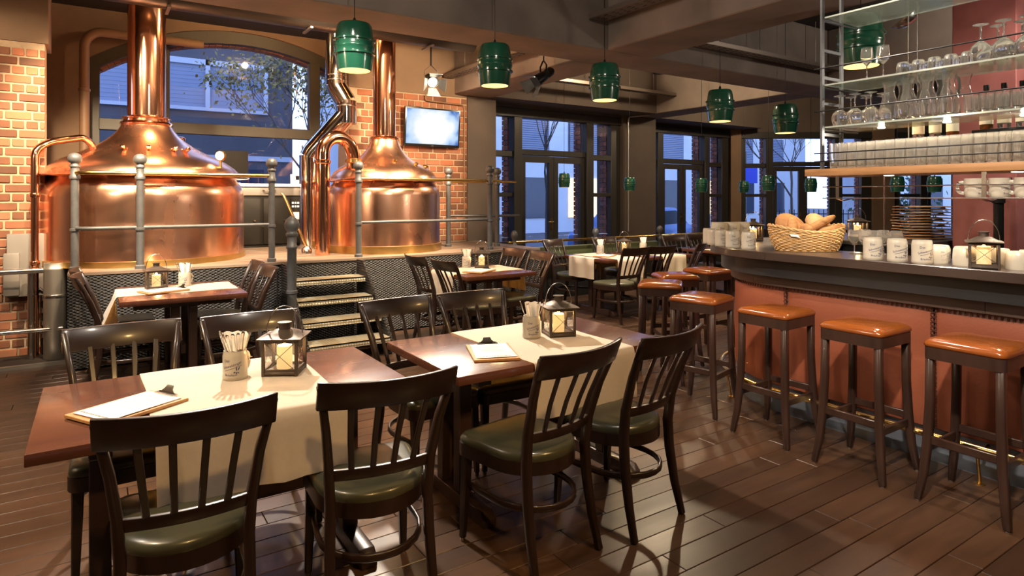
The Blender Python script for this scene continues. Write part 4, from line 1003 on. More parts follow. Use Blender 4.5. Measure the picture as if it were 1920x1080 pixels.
cutlery_mug(2.065, 2.93, .7535, 'the front right table', R(6), 4, 5, (.006, -.004, -35))
cutlery_mug(.66, 6.36, .7535, 'the skirt side table', 0, 4, 6)
cutlery_mug(3.52, 6.28, .7535, 'the middle table', 0, 3, 7)
cutlery_mug(5.92, 6.72, .7535, 'the back table left of its lantern', 0, 2, 8)
cutlery_mug(6.78, 6.74, .7535, 'the back table right of its lantern', 0, 2, 9)

# ================================================================== MENU CLIPBOARDS
def clip_meshes():
    d = {}; w, h = .23, .33
    d['board'] = MB().bb(-w/2, w/2, -h/2, h/2, 0, .012).mesh('board', 'clipboard_wood', bevel=.002, bseg=1)
    m = MB()
    for k in range(3): m.box((.0+.002*k, .004-.003*k, .0135+.0012*k), (w-.035, h-.045, .0011), rz=R(1.2*(k-1)))
    d['sheet'] = m.mesh('sheets', 'paper')
    m = MB(); m.bb(-.055, .055, h/2-.030, h/2-.004, .0165, .0195); m.sweep([(0, h/2-.012, .019), (0, h/2-.005, .032), (0, h/2+.004, .045)], [(.085, .003), (.05, .003), (.036, .003)], up=(0, 1, 0)); m.tube([(-.045, h/2-.012, .021), (.045, h/2-.012, .021)], .0035, 8)
    d['clip'] = m.mesh('clip', 'black_metal', 40)
    d['clip_steel'] = d['clip'].copy(); d['clip_steel'].materials.clear(); d['clip_steel'].materials.append(MT['steel'])
    m = MB(); rnd = random.Random(2)
    m.bb(-.035, .035, .098, .100, .0166, .0168)
    for r_ in range(8):
        wd = rnd.uniform(.04, .075); m.bb(-wd, wd, .075-r_*.014, .0765-r_*.014, .0166, .0168)
    x = -.085
    while x < .075:
        l = rnd.uniform(.006, .018); m.bb(x, x+l, -.128, -.120, .0166, .0168); x += l+.003
    d['print'] = m.mesh('print', 'print'); return d
CM = clip_meshes()
def clipboard(x, y, z, deg, label, group, steel=False, tilt=0.):
    t = thing('menu_clipboard', label, 'clipboard', (x, y, z), R(deg), group)
    link('board', CM['board'], t); link('sheets', CM['sheet'], t); link('clip', CM['clip_steel' if steel else 'clip'], t); link('print', CM['print'], t); return t
clipboard(.10, 2.77, .7535, -60, 'wooden menu clipboard with curled sheets on the front left table', 'menus on the tables', True)
clipboard(1.69, 2.75, .7505, -22, 'wooden menu clipboard with black clip on the front right table', 'menus on the tables')
clipboard(.47, 6.06, .7545, -70, 'menu clipboard lying on the skirt side table', 'menus on the tables')
clipboard(3.42, 5.82, .7545, -60, 'menu clipboard lying on the middle table', 'menus on the tables')
clipboard(5.72, 6.40, .7545, -60, 'menu clipboard lying on the long back table', 'menus on the tables')

# ================================================================== BAR
def bpath(off, n=22, x1=7.2, y0=.2):
    pts = [(3.87+off, y0+(2.68-y0)*k/4) for k in range(4)]
    r = .98-off
    pts += [(4.85+r*math.cos(R(180-90*k/n)), 2.68+r*math.sin(R(180-90*k/n))) for k in range(n+1)]
    pts += [(4.85+(x1-4.85)*k/3, 2.68+r) for k in range(1, 4)]
    return pts
def subpath(P, a, b):
    """piece of a polyline between arc lengths a and b"""
    out = []; s = 0
    for p, q in zip(P[:-1], P[1:]):
        l = math.dist(p, q); e = s+l
        if e > a and s < b:
            t0 = max(0, (a-s)/l); t1 = min(1, (b-s)/l); A = (p[0]+(q[0]-p[0])*t0, p[1]+(q[1]-p[1])*t0); B = (p[0]+(q[0]-p[0])*t1, p[1]+(q[1]-p[1])*t1)
            if not out: out.append(A)
            out.append(B)
        s = e
    return out
def plen(P): return sum(math.dist(a, b) for a, b in zip(P[:-1], P[1:]))
bar_o = thing('bar_counter', 'long curved bar with dark worktop and rust red leather front', 'bar counter', (0, 0, 0))
def band(o0, o1, z0, z1, nm, mat, cuts, gap=.0015, bevel=0., smooth=30):
    A, B = bpath(o0), bpath(o1); la, lb = plen(A), plen(B); 
    for c0, c1 in zip(cuts[:-1], cuts[1:]):
        # cut both paths at the same parametric stations
        PA, PB = [], []
        n = len(A)
        for i in range(n): 
            pass
        ia, ib = c0, c1
        PA = A[ia:ib+1]; PB = B[ia:ib+1]
        MB().ringstrip(PA, PB, z0, z1).build(nm, mat, bar_o, smooth=smooth, bevel=bevel, bseg=1)
NN = 4+23+3-1
band(.0, .56, 1.112, BT, 'worktop_board', 'bar_wood', [0, 4, 15, 26, NN], bevel=.004)
band(.085, .50, .992, 1.112, 'fascia', 'bar_dark', [0, NN])
band(.16, .50, .915, .992, 'trim_board', 'bar_trim', [0, 2, 8, 17, 26, NN], bevel=.002)
band(.215, .50, .20, .915, 'carcass', 'bar_dark', [0, NN])
band(.235, .50, 0, .20, 'plinth', 'plinth_blue', [0, NN])
LP = bpath(.205, 40); base_len = 2.68-.2
seams = [2.65-.2-.94*k for k in (2, 1, 0)]; sd = [0]+[s_ for s_ in seams if s_ > .05]
tot = plen(LP); q = seams[-1]+.94
while q < tot: sd.append(q); q += .94
sd.append(tot)
for a, c in zip(sd[:-1], sd[1:]):
    n = max(6, int((c-a)/.06)); G = []; lo = []
    for i in range(n+1):
        s_ = a+.004+(c-a-.008)*i/n; p = subpath(LP, max(0, s_-.002), s_+.002); p0, p1 = p[0], p[-1]; d = Vector((p1[0]-p0[0], p1[1]-p0[1])).normalized(); nrm = Vector((-d.y, d.x))   # outward from the bar
        u = min(i, n-i)/n*(c-a); row = []
        for j in range(12):
            v = j/11; z = .205+.705*v; e = min(u, .06)/.06; ez = min(v, 1-v)*.705; ez = min(ez, .06)/.06
            pf = .014*math.sqrt(max(0, e*(2-e)))*math.sqrt(max(0, ez*(2-ez)))+.002*math.sin(s_*31)*math.sin(v*9)*e*ez
            row.append((p0[0]+nrm.x*pf, p0[1]+nrm.y*pf, z))
        G.append(row)
    MB().quadgrid(G).build('leather_panel', 'leather_rust', bar_o, smooth=80)
for c in sd[1:-1]:
    p = subpath(LP, c-.002, c+.002); p0, p1 = p[0], p[-1]; d = Vector((p1[0]-p0[0], p1[1]-p0[1], 0)).normalized(); nrm = Vector((-d.y, d.x, 0)); P0 = Vector((p0[0], p0[1], 0)); m = MB()
    for k in range(27):
        z = .23+k*.026
        for s_ in (-1, 1): m.sweep([P0+nrm*.009-d*.017+Vector((0, 0, z-s_*.009)), P0+nrm*.012+Vector((0, 0, z)), P0+nrm*.009+d*.017+Vector((0, 0, z+s_*.009))], (.004, .003))
    stuff(m.build('seam_lacing', 'stitch', bar_o))
m = MB(); s_ = .03
while s_ < tot-.03:
    p = subpath(LP, s_-.002, s_+.002); p0, p1 = p[0], p[-1]; d = Vector((p1[0]-p0[0], p1[1]-p0[1], 0)).normalized(); nrm = Vector((-d.y, d.x, 0)); P0 = Vector((p0[0], p0[1], 0))
    m.sweep([P0+nrm*.012+Vector((0, 0, .913)), P0+nrm*.014+d*.004+Vector((0, 0, .888))], (.006, .004)); s_ += .028
stuff(m.build('top_lacing', 'stitch', bar_o))
fr_path = bpath(.085, 30); MB().tube([(x, y, .20) for x, y in fr_path], .0185, 12).build('foot_rail', 'brass', bar_o, smooth=60)
for s_ in (.35, 1.25, 2.15, 3.0, 3.8, 4.6):
    p = subpath(fr_path, s_-.002, s_+.002)[0]; p1 = subpath(fr_path, s_, s_+.01)[-1]; d = Vector((p1[0]-p[0], p1[1]-p[1], 0)).normalized(); nrm = Vector((-d.y, d.x, 0))
    m = MB(); a = Vector((p[0], p[1], .19)); m.tube([a, a-Vector((0, 0, .03)), Vector((p[0], p[1], 0))-nrm*.03], .009, 8); m.tube([Vector((p[0], p[1], .15)), Vector((p[0], p[1], .185))-nrm*.14], .008, 8); m.lathe([(.028, 0), (.028, .006), (.012, .01)], 12, (p[0]-nrm.x*.03, p[1]-nrm.y*.03, 0)); m.build('rail_bracket', 'brass', bar_o, smooth=50)
# back counter
bc = thing('back_counter', 'dark service counter behind the bar carrying lantern and menus', 'counter', (0, 0, 0))
MB().bb(5.55, 7.2, 2.5, 3.095, 1.13, BT).build('worktop', 'bar_dark', bc, bevel=.004, bseg=1); MB().bb(5.6, 7.15, 2.55, 3.09, 0, 1.13).build('carcass', 'bar_dark', bc)

# ================================================================== BAR STOOLS
SM = {}
def make_stool():
    w = .175
    m = MB(); rings = []
    def rr(h, r, z, n=5):
        out = []
        for cx, cy, a0 in ((1, 1, 0), (-1, 1, 90), (-1, -1, 180), (1, -1, 270)):
            for k in range(n+1):
                a = R(a0+90*k/n); out.append(Vector((cx*(h-r)+r*math.cos(a), cy*(h-r)+r*math.sin(a), z)))
        return out
    for h, r, z in ((w, .03, .790), (w+.006, .034, .800), (w+.004, .036, .814), (w-.008, .04, .828), (w-.04, .04, .837), (w-.10, .04, .842), (.02, .015, .843)): rings.append(rr(h, r, z))
    SM['seat'] = m._rings(rings, True, False).mesh('seat', 'leather_tan', 60)
    o = rr(w, .028, 0); i = rr(w-.022, .012, 0); m = MB(); m.ringstrip([(v.x, v.y) for v in o+[o[0]]], [(v.x, v.y) for v in i+[i[0]]], .730, .790); SM['frame'] = m.mesh('seat_frame', 'stool_wood', 40)
    for sx in (-1, 1):
        for sy in (-1, 1):
            SM['leg', sx, sy] = MB().sweep([(sx*.192, sy*.192, .008), (sx*.172, sy*.172, .15), (sx*.160, sy*.160, .30), (sx*.152, sy*.152, .50), (sx*.150, sy*.150, .735)], [(.030, .030), (.036, .036), (.040, .040), (.038, .038), (.038, .038)], up=(0, 1, 0)).mesh('leg', 'stool_wood', 60, bevel=.005, bseg=1)
            SM['glide', sx, sy] = MB().lathe([(.012, 0), (.012, .009), (0, .01)], 10, (sx*.192, sy*.192, 0)).mesh('glide', 'steel', 40)
    for k in range(4):
        mm = Matrix.Rotation(PI/2*k, 3, 'Z'); z = .315 if k % 2 else .275
        SM['str', k] = MB().sweep([mm @ Vector((-.15, .158, z)), mm @ Vector((.15, .158, z))], (.018, .042)).mesh('footrest', 'stool_wood', bevel=.004, bseg=1)
make_stool()
SB = 'tall square bar stool with glossy tan leather seat, '
for x, y, deg, l in ((3.70, 1.355, 0, SB+'rightmost of the row'), (3.69, 1.905, 0, SB+'second from the right of the row'), (3.70, 2.48, 2, SB+'third from the right of the row'), (3.72, 3.10, 14, SB+'where the bar begins to curve'),
                     (4.02, 3.79, 40, SB+'first round the bar end'), (4.54, 4.10, 62, SB+'second round the bar end'), (5.15, 4.22, 88, SB+'farthest round the bar end')):
    t = thing('bar_stool', l, 'stool', (x, y, 0), R(deg), 'stools along the bar')
    link('seat', SM['seat'], t); link('seat_frame', SM['frame'], t)
    for sx in (-1, 1):
        for sy in (-1, 1): g_ = link('leg', SM['leg', sx, sy], t); link('glide', SM['glide', sx, sy], g_)
    for k in range(4): link('footrest', SM['str', k], t)
# ================================================================== ON THE BAR
GM = 'stoneware mugs along the rounded bar end'
for i, (x, y) in enumerate(((4.02, 2.92), (4.02, 3.06), (4.06, 3.19), (4.13, 3.32), (4.22, 3.44))):
    mug(x, y, BT, 'tall', 'upright stoneware mug with blue lettering, %s' % ('nearest on the rounded bar end' if i == 0 else 'farthest left on the rounded bar end' if i == 4 else ('second', 'third', 'fourth')[i-1]+' from the basket on the rounded bar end'), GM, rz=R((0, 6, 12, 20, 26)[i]))
for i, (x, y, n) in enumerate(((4.42, 3.50, 'leftmost'), (4.53, 3.46, 'middle one'), (4.64, 3.44, 'rightmost'))):
    mug(x, y, BT, 'tall', 'taller stoneware mug behind the front row at the rounded bar end, '+n, 'tall mugs at the rounded bar end', rz=R(20), s=1.34)
MK['stein'] = mug_kind(.054, .135, VA+R(120), VA-R(14))
MK['squat'] = mug_kind(.060, .095, VA+R(150), VA+R(8), squat=True, inverted=True)
for i, (y, n) in enumerate(((1.995, 'left'), (1.855, 'middle'), (1.72, 'right'))):
    mug(3.955, y, BT, 'stein', 'pale stoneware stein with blue lettering between basket and lantern, %s of three' % n, 'steins at the counter edge')
SQ = [(4.075, 1.70), (4.06, 1.545), (4.06, 1.30), (4.06, 1.165), (4.21, 1.74), (4.20, 1.60), (4.20, 1.44), (4.20, 1.29)]
SN = ['nearest the three steins', 'left of the lantern', 'right of the lantern', 'at the right frame edge', 'back row behind the steins', 'back row left of the lantern', 'back row behind the lantern', 'back row right of the lantern']
for (x, y), n in zip(SQ, SN): mug(x, y, BT, 'squat', 'upside down squat stoneware mug on the bar, '+n, 'upturned squat mugs on the bar')
# bread basket
bk = thing('bread_basket', 'oval woven wicker bread basket standing on the bar', 'basket', (4.245, 2.605, BT), R(-30), None)
BA, BB, BH = .262, .185, .160
def el(t, z): k = .80+.20*math.sin(min(1, z/BH)*PI/2); return BA*k*math.cos(t), BB*k*math.sin(t)
def rimz(t, z): return z*(1.0+.14*math.cos(2*t)*z/BH)
m = MB(); ns = 44
for r_ in range(15):
    z = .006+(BH-.012)*r_/14; pts = []
    for k in range(ns*2):
        t = 2*PI*k/(ns*2); o = .0052*(1 if ((k//1) % 4 < 2) == (r_ % 2 == 0) else -1) if k % 2 == 0 else 0; x, y = el(t, z); l = math.hypot(x, y); pts.append((x*(1+o/l), y*(1+o/l), rimz(t, z)))
    m.tube(pts, .0058, 5, closed=True)
stuff(m.build('weave', 'wicker', bk, smooth=80))
m = MB()
for k in range(ns): t = 2*PI*k/ns; m.tube([(*el(t, z), rimz(t, z)) for z in (.0, .03, .07, .11, BH)], .0036, 5)
stuff(m.build('stakes', 'wicker', bk, smooth=80))
m = MB()
for q in range(2): m.tube([(el(2*PI*k/120, BH)[0]*(1+.02*math.sin(k*.9+q*PI)), el(2*PI*k/120, BH)[1]*(1+.02*math.sin(k*.9+q*PI)), rimz(2*PI*k/120, BH)+.006*math.cos(k*.9+q*PI)) for k in range(120)], .007, 6, closed=True)
m.build('rim', 'wicker', bk, smooth=80)
G = [[(el(2*PI*k/40, z)[0]*.965, el(2*PI*k/40, z)[1]*.965, rimz(2*PI*k/40, z)) for z in (.004, .04, .08, .12, BH-.01)] for k in range(41)]
lm = MB().quadgrid(G); lm.prism([(el(2*PI*k/40, 0)[0]*.965, el(2*PI*k/40, 0)[1]*.965) for k in range(40)], .0, .006); lm.build('lining', 'wicker', bk, smooth=60)
MB().add([(-.20, -.145, .128), (-.15, -.166, .122), (-.135, -.172, .100), (-.16, -.166, .108), (-.19, -.153, .110)], [(0, 1, 2, 3, 4)]).build('napkin_corner', 'napkin', bk, solid=.003)
mb = Matrix.Rotation(R(-30), 3, 'Z')
def loaf(dx, dy, dz, prof, label, mat='bread', rot=(0, 0, 0), sc=(1, 1, 1)):
    p = mb @ Vector((dx, dy, dz)); o = MB().lathe(prof, 28, caps=False).build('bread_loaf', mat, None, smooth=80); o.location = (4.245+p.x, 2.605+p.y, BT+dz)
    o.rotation_euler = (Matrix.Rotation(R(-30), 3, 'Z') @ Euler([R(a) for a in rot]).to_matrix()).to_euler(); o.scale = sc
    return tag(o, label, 'bread', 'breads in the basket')
ROUND = [(0, -.05), (.06, -.048), (.098, -.03), (.11, .0), (.105, .03), (.08, .055), (.045, .068), (0, .072)]
STICK = [(0, -.16), (.014, -.155), (.026, -.13), (.034, -.08), (.037, 0), (.034, .08), (.026, .13), (.014, .155), (0, .16)]
loaf(-.11, .02, .175, ROUND, 'big round crusty loaf at the left of the bread basket', 'bread', (35, 8, 20))
loaf(-.145, -.085, .165, STICK, 'short baguette leaning upright against the round loaf', 'bread', (-18, 6, 0), (.95, .95, .5))
loaf(-.035, -.075, .150, ROUND, 'small dark roll between the loaves of the basket', 'bread', (20, 0, 40), (.55, .5, .6))
loaf(.105, .03, .175, ROUND, 'pale floury round loaf at the right of the bread basket', 'bread_pale', (40, 20, 20), (.95, .95, .9))
loaf(.055, -.055, .185, STICK, 'long baguette lying diagonally across the right of the basket', 'bread', (6, 62, 0), (.8, .8, .85))
loaf(.115, -.105, .150, STICK, 'lower baguette resting on the basket rim at the right', 'bread', (0, 74, -6), (.75, .75, .6))
# ---- glassware
def GLZ(prof, seg=18, mat='glassware', nm='glass'): return MB().lathe(prof, seg, caps=False).mesh(nm, mat, 60)
GL = {
 'tall': GLZ([(0, .004), (.021, 0), (.0225, .006), (.0255, .09), (.0265, .165), (.0248, .165), (.0238, .09), (.0205, .016), (0, .014)], 14, 'glassware_row'),
 'tumbler': GLZ([(0, .004), (.027, 0), (.029, .006), (.032, .06), (.034, .105), (.032, .105), (.030, .06), (.026, .02), (0, .016)], 16),
 'low_inv': GLZ([(.036, 0), (.038, .0), (.036, .04), (.033, .066), (.028, .072), (0, .073)], 18),
 'wine': GLZ([(0, .0), (.034, .001), (.034, .003), (.008, .008), (.0038, .02), (.0036, .085), (.012, .095), (.030, .115), (.037, .14), (.035, .175), (.031, .20), (.0298, .20), (.034, .172), (.0355, .14), (.028, .117), (.008, .1), (0, .099)], 20),
 'balloon_inv': GLZ([(.036, 0), (.038, 0), (.046, .03), (.049, .055), (.042, .085), (.022, .105), (.006, .115), (.0042, .13), (.0042, .185), (.01, .192), (.034, .197), (.036, .2), (0, .2)], 20),
 'balloon': GLZ([(0, .0), (.036, .001), (.036, .003), (.008, .008), (.004, .02), (.004, .06), (.02, .075), (.043, .105), (.048, .13), (.043, .16), (.036, .18), (.035, .18), (.0415, .16), (.0465, .13), (.041, .107), (.015, .08), (0, .078)], 20),
 'carafe': GLZ([(0, .003), (.044, 0), (.048, .01), (.052, .05), (.050, .10), (.036, .15), (.028, .18), (.031, .21), (.040, .245), (.0385, .245), (.029, .21), (.0265, .18), (.034, .15), (.048, .1), (.049, .05), (.044, .016), (0, .012)], 22),
}
def glass_thing(kind, x, y, z, label, group, cat='glass', s=1., name='drinking_glass'):
    o = link(name, GL[kind], None, (x, y, z)); o.scale = (s, s, s); return tag(o, label, cat, group)
sh = thing('hanging_shelf', 'steel ladder framed bar shelf with three glass boards over an oak board', 'shelf', (0, 0, 0))
SX0, SX1, SY0, SY1 = 4.0, 4.40, .45, 2.33
MB().bb(3.98, 4.42, SY0, 2.455, 1.690, 1.737).build('oak_board', 'oak', sh, bevel=.003)
for z in (2.015, 2.293, 2.737):
    g = MB().bb(SX0, SX1, SY0, SY1-.005, z-.010, z).build('glass_board', 'shelf_glass', sh)
    MB().bb(SX0-.0015, SX0-.0003, SY0, SY1-.005, z-.010, z).build('glass_edge', 'shelf_edge', g)
for y in (SY1+.012, .6):
    for x in (SX0+.0, 4.23):
        MB().bb(x-.014, x+.014, y-.007, y+.007, 1.737, 3.95).build('upright', 'steel' if False else 'grey_iron', sh)
    for z in (1.965, 2.17, 2.34, 2.52, 2.72, 2.95): MB().bb(SX0+.014, 4.216, y-.006, y+.006, z-.010, z+.010).build('rung', 'grey_iron', sh)
    for z in (2.005, 2.283, 2.727): MB().tube([(SX0, y, z-.012), (SX1, y-.02, z-.012)], .006, 6).build('bracket', 'grey_iron', sh)
for z in (1.785, 1.838, 2.115, 2.395): MB().tube([(SX0-.03, SY0, z), (SX0-.03, SY1+.05, z)], .0045, 6).build('guard_rod', 'black_metal', sh)
for x, z in ((4.00, 1.618), (4.00, 1.545), (4.13, 1.545)): MB().tube([(x, SY0, z), (x, 2.34, z)], .0042, 6).build('rack_rod', 'steel', sh)
for y in (2.24, 1.435, .7): MB().sweep([(4.0, y, 1.69), (4.0, y, 1.54), (4.06, y, 1.528), (4.14, y, 1.538)], (.022, .004), up=(1, 0, .2)).build('rack_hanger', 'steel', sh)
for y in (2.02, 1.35): MB().lathe([(0, -.004), (.024, -.004), (.03, 0), (0, 0)], 18, (4.2, y, 1.690), caps=False).build('puck_light', 'spot_lens', sh, smooth=40); spot((4.2, y, 1.675), (4.15, y, 1.1), 9, (1, .86, .66), 120, .02)
for y in (2.1, 1.72, 1.34): MB().lathe([(0, -.006), (.02, -.006), (.024, 0), (0, 0)], 16, (4.27, y, 2.005), caps=False).build('puck_light', 'spot_lens', sh, smooth=40); spot((4.27, y, 1.99), (4.08, y, 1.74), 5, (1, .88, .7), 150, .015)  # pucks added under the glass board to brighten the tall glasses
GT = 'tall glasses on the oak shelf'
for c_, x in enumerate((4.035, 4.10, 4.165)):
    k = 0; y = 2.285-.012*c_
    while y > 1.12: glass_thing('tall', x, y, 1.737, 'tall plain beer glass standing in close rows on the oak shelf', GT); y -= .0585
for i, (x, y) in enumerate(((4.07, 2.265), (4.07, 2.165), (4.075, 2.068), (4.18, 2.25), (4.18, 2.15), (4.19, 2.05), (4.28, 2.2), (4.29, 2.1))): glass_thing('balloon_inv', x, y, 2.015, 'upside down balloon glass at the left of the lower glass board', 'upturned balloon glasses, lower board')
for i in range(4):
    for x in (4.07, 4.19): glass_thing('carafe', x, 1.955-.108*i-(0 if x < 4.1 else .03), 2.015, 'clear flared glass carafe in the middle of the lower glass board', 'carafes on the lower glass board', 'carafe', 1., 'glass_carafe')
for i in range(6):
    for x in (4.06, 4.14, 4.22): glass_thing('tumbler', x, 1.515-.073*i, 2.015, 'clear tumbler at the right of the lower glass board', 'tumblers on the lower glass board')
glass_thing('wine', 4.06, 2.085, 2.293, 'left of two upright wine glasses on the middle glass board', None); glass_thing('wine', 4.08, 1.995, 2.293, 'right of two upright wine glasses on the middle glass board', None)
for i in range(5):
    for x in (4.07, 4.17): glass_thing('low_inv', x, 1.875-.085*i, 2.293, 'low upside down tumbler on the middle glass board', 'upturned low tumblers, middle board')
for i, (x, y) in enumerate(((4.07, 1.475), (4.07, 1.37), (4.07, 1.265), (4.17, 1.43), (4.17, 1.32))): glass_thing('balloon_inv', x, y, 2.293, 'upside down balloon glass at the right of the middle glass board', 'upturned balloon glasses, middle board', s=1.05)
for i, (x, y) in enumerate(((4.26, 2.27), (4.34, 2.24), (4.38, 2.14), (4.21, 2.17), (4.29, 2.15), (4.36, 2.05))): glass_thing('balloon', x, y, BT, 'balloon glass on the bar between bread basket and steins', 'balloon glasses on the bar', s=.9)
MK['rack'] = mug_kind(.052, .105, R(100), VA-R(0), squat=True)
for i, (y, n) in enumerate(((1.50, 'left'), (1.385, 'middle'), (1.27, 'right'))): mug(4.065, y, 1.5495, 'rack', 'squat stoneware mug on the rods under the oak board, %s of three' % n, 'mugs on the under-shelf rack')
# ---- hanging back shelf with bottles
hs = thing('bottle_shelf', 'small oak bottle board hung on thin rods behind the glass shelves', 'shelf', (0, 0, 0))
MB().bb(4.90, 5.12, 1.85, 2.26, 1.945, 1.970).build('oak_board', 'oak', hs, bevel=.003); MB().bb(4.90, 5.14, 1.30, 1.83, 1.975, 2.0).build('tray', 'plastic_black', hs, bevel=.004); MB().bb(4.93, 5.10, 1.2, 1.86, 1.950, 1.975).build('carrier', 'oak', hs)
for x, y in ((4.94, 2.24), (5.08, 2.24), (5.0, 1.22)): MB().tube([(x, y, 1.95), (x, y, 3.95)], .005, 6).build('rod', 'steel', hs)
BO = {}
def bottle_mesh(r, h, mat): return MB().lathe([(0, .003), (r*.9, 0), (r, .008), (r, h*.58), (r*.85, h*.66), (r*.36, h*.76), (r*.33, h*.93), (r*.4, h*.935), (r*.4, h), (0, h)], 20, caps=False).mesh('body', mat, 60)
BO['amber'] = bottle_mesh(.038, .29, 'bottle_amber'); BO['clear'] = bottle_mesh(.036, .30, 'glassware'); BO['label'] = MB().lathe([(.0387, .04), (.0387, .13)], 20, caps=False).mesh('paper_label', 'label_cream', 60); BO['cap'] = MB().lathe([(.016, .27), (.017, .272), (.017, .305), (0, .306)], 12, caps=False).mesh('cap', 'black_metal', 40)
for i, (x, y, z, k) in enumerate(((5.0, 2.2, 1.97, 'clear'), (5.0, 2.09, 1.97, 'clear'), (5.0, 1.98, 1.97, 'amber'), (5.0, 1.78, 2.0, 'amber'), (5.0, 1.68, 2.0, 'clear'), (5.0, 1.58, 2.0, 'clear'), (5.0, 1.48, 2.0, 'amber'), (5.0, 1.38, 2.0, 'amber'))):
    t = thing('spirit_bottle', '%s spirit bottle on the hung shelf, %s from the left' % ({'amber': 'amber', 'clear': 'clear'}[k], ('first', 'second', 'third', 'fourth', 'fifth', 'sixth', 'seventh', 'eighth')[i]), 'bottle', (x, y, z), R(15*i), 'spirit bottles')
    link('body', BO[k], t); link('paper_label', BO['label'], t); link('cap', BO['cap'], t)
# ---- stacked menus on the back counter
for k in range(12):
    z = BT+.001+k*.0262; t = clipboard(6.42+random.uniform(-.012, .012), 2.80+random.uniform(-.012, .012), z, -123+(180 if k % 2 else 0)+random.uniform(-5, 5), 'wooden menu clipboard in the tall stack on the back counter, %s' % ('topmost' if k == 11 else 'lowest' if k == 0 else ('second', 'third', 'fourth', 'fifth', 'sixth', 'seventh', 'eighth', 'ninth', 'tenth', 'eleventh')[k-1]+' from below'), 'stacked menu clipboards', k % 2 == 0); t.scale = (1.2, 1.2, .62)
sr = thing('steel_rod', 'thin upright steel rod on the back counter beside the lantern', 'rod', (6.05, 2.95, BT)); MB().tube([(0, 0, 0), (0, 0, .62)], .006, 8).build('shaft', 'steel', sr); MB().lathe([(.03, 0), (.03, .006), (0, .008)], 14, caps=False).build('foot', 'steel', sr)
bp = thing('black_standpipe', 'black vertical pipe in front of the red column', 'pipe', (6.02, 2.06, 0)); MB().tube([(0, 0, 0), (0, 0, 1.62)], .035, 14).build('tube', 'black_metal', bp, smooth=50); MB().lathe([(.036, 1.5), (.045, 1.505), (.045, 1.62), (.036, 1.625)], 14).build('collar', 'black_metal', bp, smooth=40)

# ================================================================== PENDANT LAMPS
BR = [(.122, .0), (.134, .0), (.141, .05), (.148, .10), (.150, .118), (.165, .122), (.165, .134), (.152, .140), (.155, .170), (.160, .178), (.160, .186), (.155, .194), (.155, .226), (.165, .232), (.165, .244), (.152, .248), (.146, .30), (.136, .350), (.124, .370), (.06, .376), (0, .376)]
LB = MB().lathe([(r, z) for r, z in BR], 36, caps=False).mesh('barrel', 'green_enamel', 35)
LI = MB().lathe([(0, .012), (.125, .008), (.131, .002)], 30, caps=False).mesh('glowing_disc', 'lamp_inside', 50)
LC = MB().lathe([(.014, .37), (.014, .40), (.008, .42), (0, .422)], 12, caps=False).mesh('cap', 'black_metal', 40)
def pendant(x, y, zc, s, label, group, power, top=3.95):
    z0 = zc-.188*s; t = thing('barrel_lamp', label, 'pendant lamp', (x, y, z0), 0, group); t.scale = (s, s, s)
    link('barrel', LB, t); link('glowing_disc', LI, t); link('cap', LC, t); MB().tube([(0, 0, .41), (0, 0, (top-z0)/s)], .003/s, 6).build('cable', 'black_metal', t)
    if power: spot((x, y, z0-.01), (x, y, 0), power, (1, .66, .30), 130, .08*s, .8)
GP = 'green barrel pendant lamps in the ceiling row'
BL = 'green barrel pendant lamp, '
for x, y, z, l in ((1.71, 4.87, 2.745, 'nearest the left kettle, largest in view'), (3.03, 4.88, 2.755, 'second from the left, above the screen'), (4.36, 4.88, 2.735, 'third from the left, under the beam crossing'), (6.19, 4.89, 2.64, 'fourth from the left, above the second glazed doors'), (7.57, 4.94, 2.585, 'fifth from the left, above the right bay window')):
    pendant(x, y, z, 1., BL+l, GP, 38, 3.95)
pendant(4.78, 2.50, 2.72, 1., BL+'behind the glass shelves over the bar', GP, 30, 3.12)
GQ = 'small green barrel pendant lamps over the far tables'; BL = 'small green barrel pendant lamp, '
for x, y, z, l, p in ((6.439, 8.2, 1.832, 'in front of the first glazed doors, lit from above', 4), (7.626, 7.9, 1.779, 'beside the middle pillar', 5), (8.45, 7.05, 1.755, 'in front of the second glazed doors', 4), (10.73, 7.9, 1.762, 'by the corner pillar', 5), (8.46, 5.8, 1.767, 'left of two over the bread basket', 4), (9.94, 6.02, 1.755, 'right of two over the bread basket', 4), (10.09, 4.73, 1.751, 'left one under the oak shelf', 5), (10.22, 4.28, 1.745, 'right one under the oak shelf', 5)):
    pendant(x, y, z, .62, BL+l, GQ, p, 3.95)

# ================================================================== SCREEN, SPOTLIGHTS, CEILING FITTINGS
tv = thing('wall_screen', 'flat television showing a pale blurred picture on the right brick pier', 'television', (4.14, 8.415, 2.58)); tv.rotation_euler = (R(5), 0, R(1))
MB().bb(-.455, .455, -.02, .025, -.285, .285).build('case', 'plastic_black', tv, bevel=.006); MB().bb(-.43, .43, -.0225, -.0205, -.245, .262).build('picture', 'tv_picture', tv)
MB().bb(-.12, .12, .025, .075, -.12, .12).build('wall_bracket', 'black_metal', tv)
vs, fs = text_mesh('LG', .028); MB().add([(x, -.0212, y-.266) for x, y, z in vs], fs).build('lettering', 'panel_grey', tv)
cd = thing('wall_conduit', 'thin conduit running round the screen down the right brick pier', 'conduit', (0, 0, 0)); MB().tube(bend([(4.05, 8.45, 3.06), (4.05, 8.46, 2.98), (4.70, 8.46, 2.96), (4.70, 8.46, .9)], .05), .011, 8).build('tube', 'pipe_brown', cd, smooth=60)
cd = thing('wall_conduit', 'pale conduit bending down the middle pillar between the glazed bays', 'conduit', (0, 0, 0)); MB().tube(bend([(8.9, 8.6, 3.14), (8.46, 8.80, 3.08), (8.46, 8.80, .9)], .05), .016, 8).build('tube', 'zinc', cd, smooth=60)
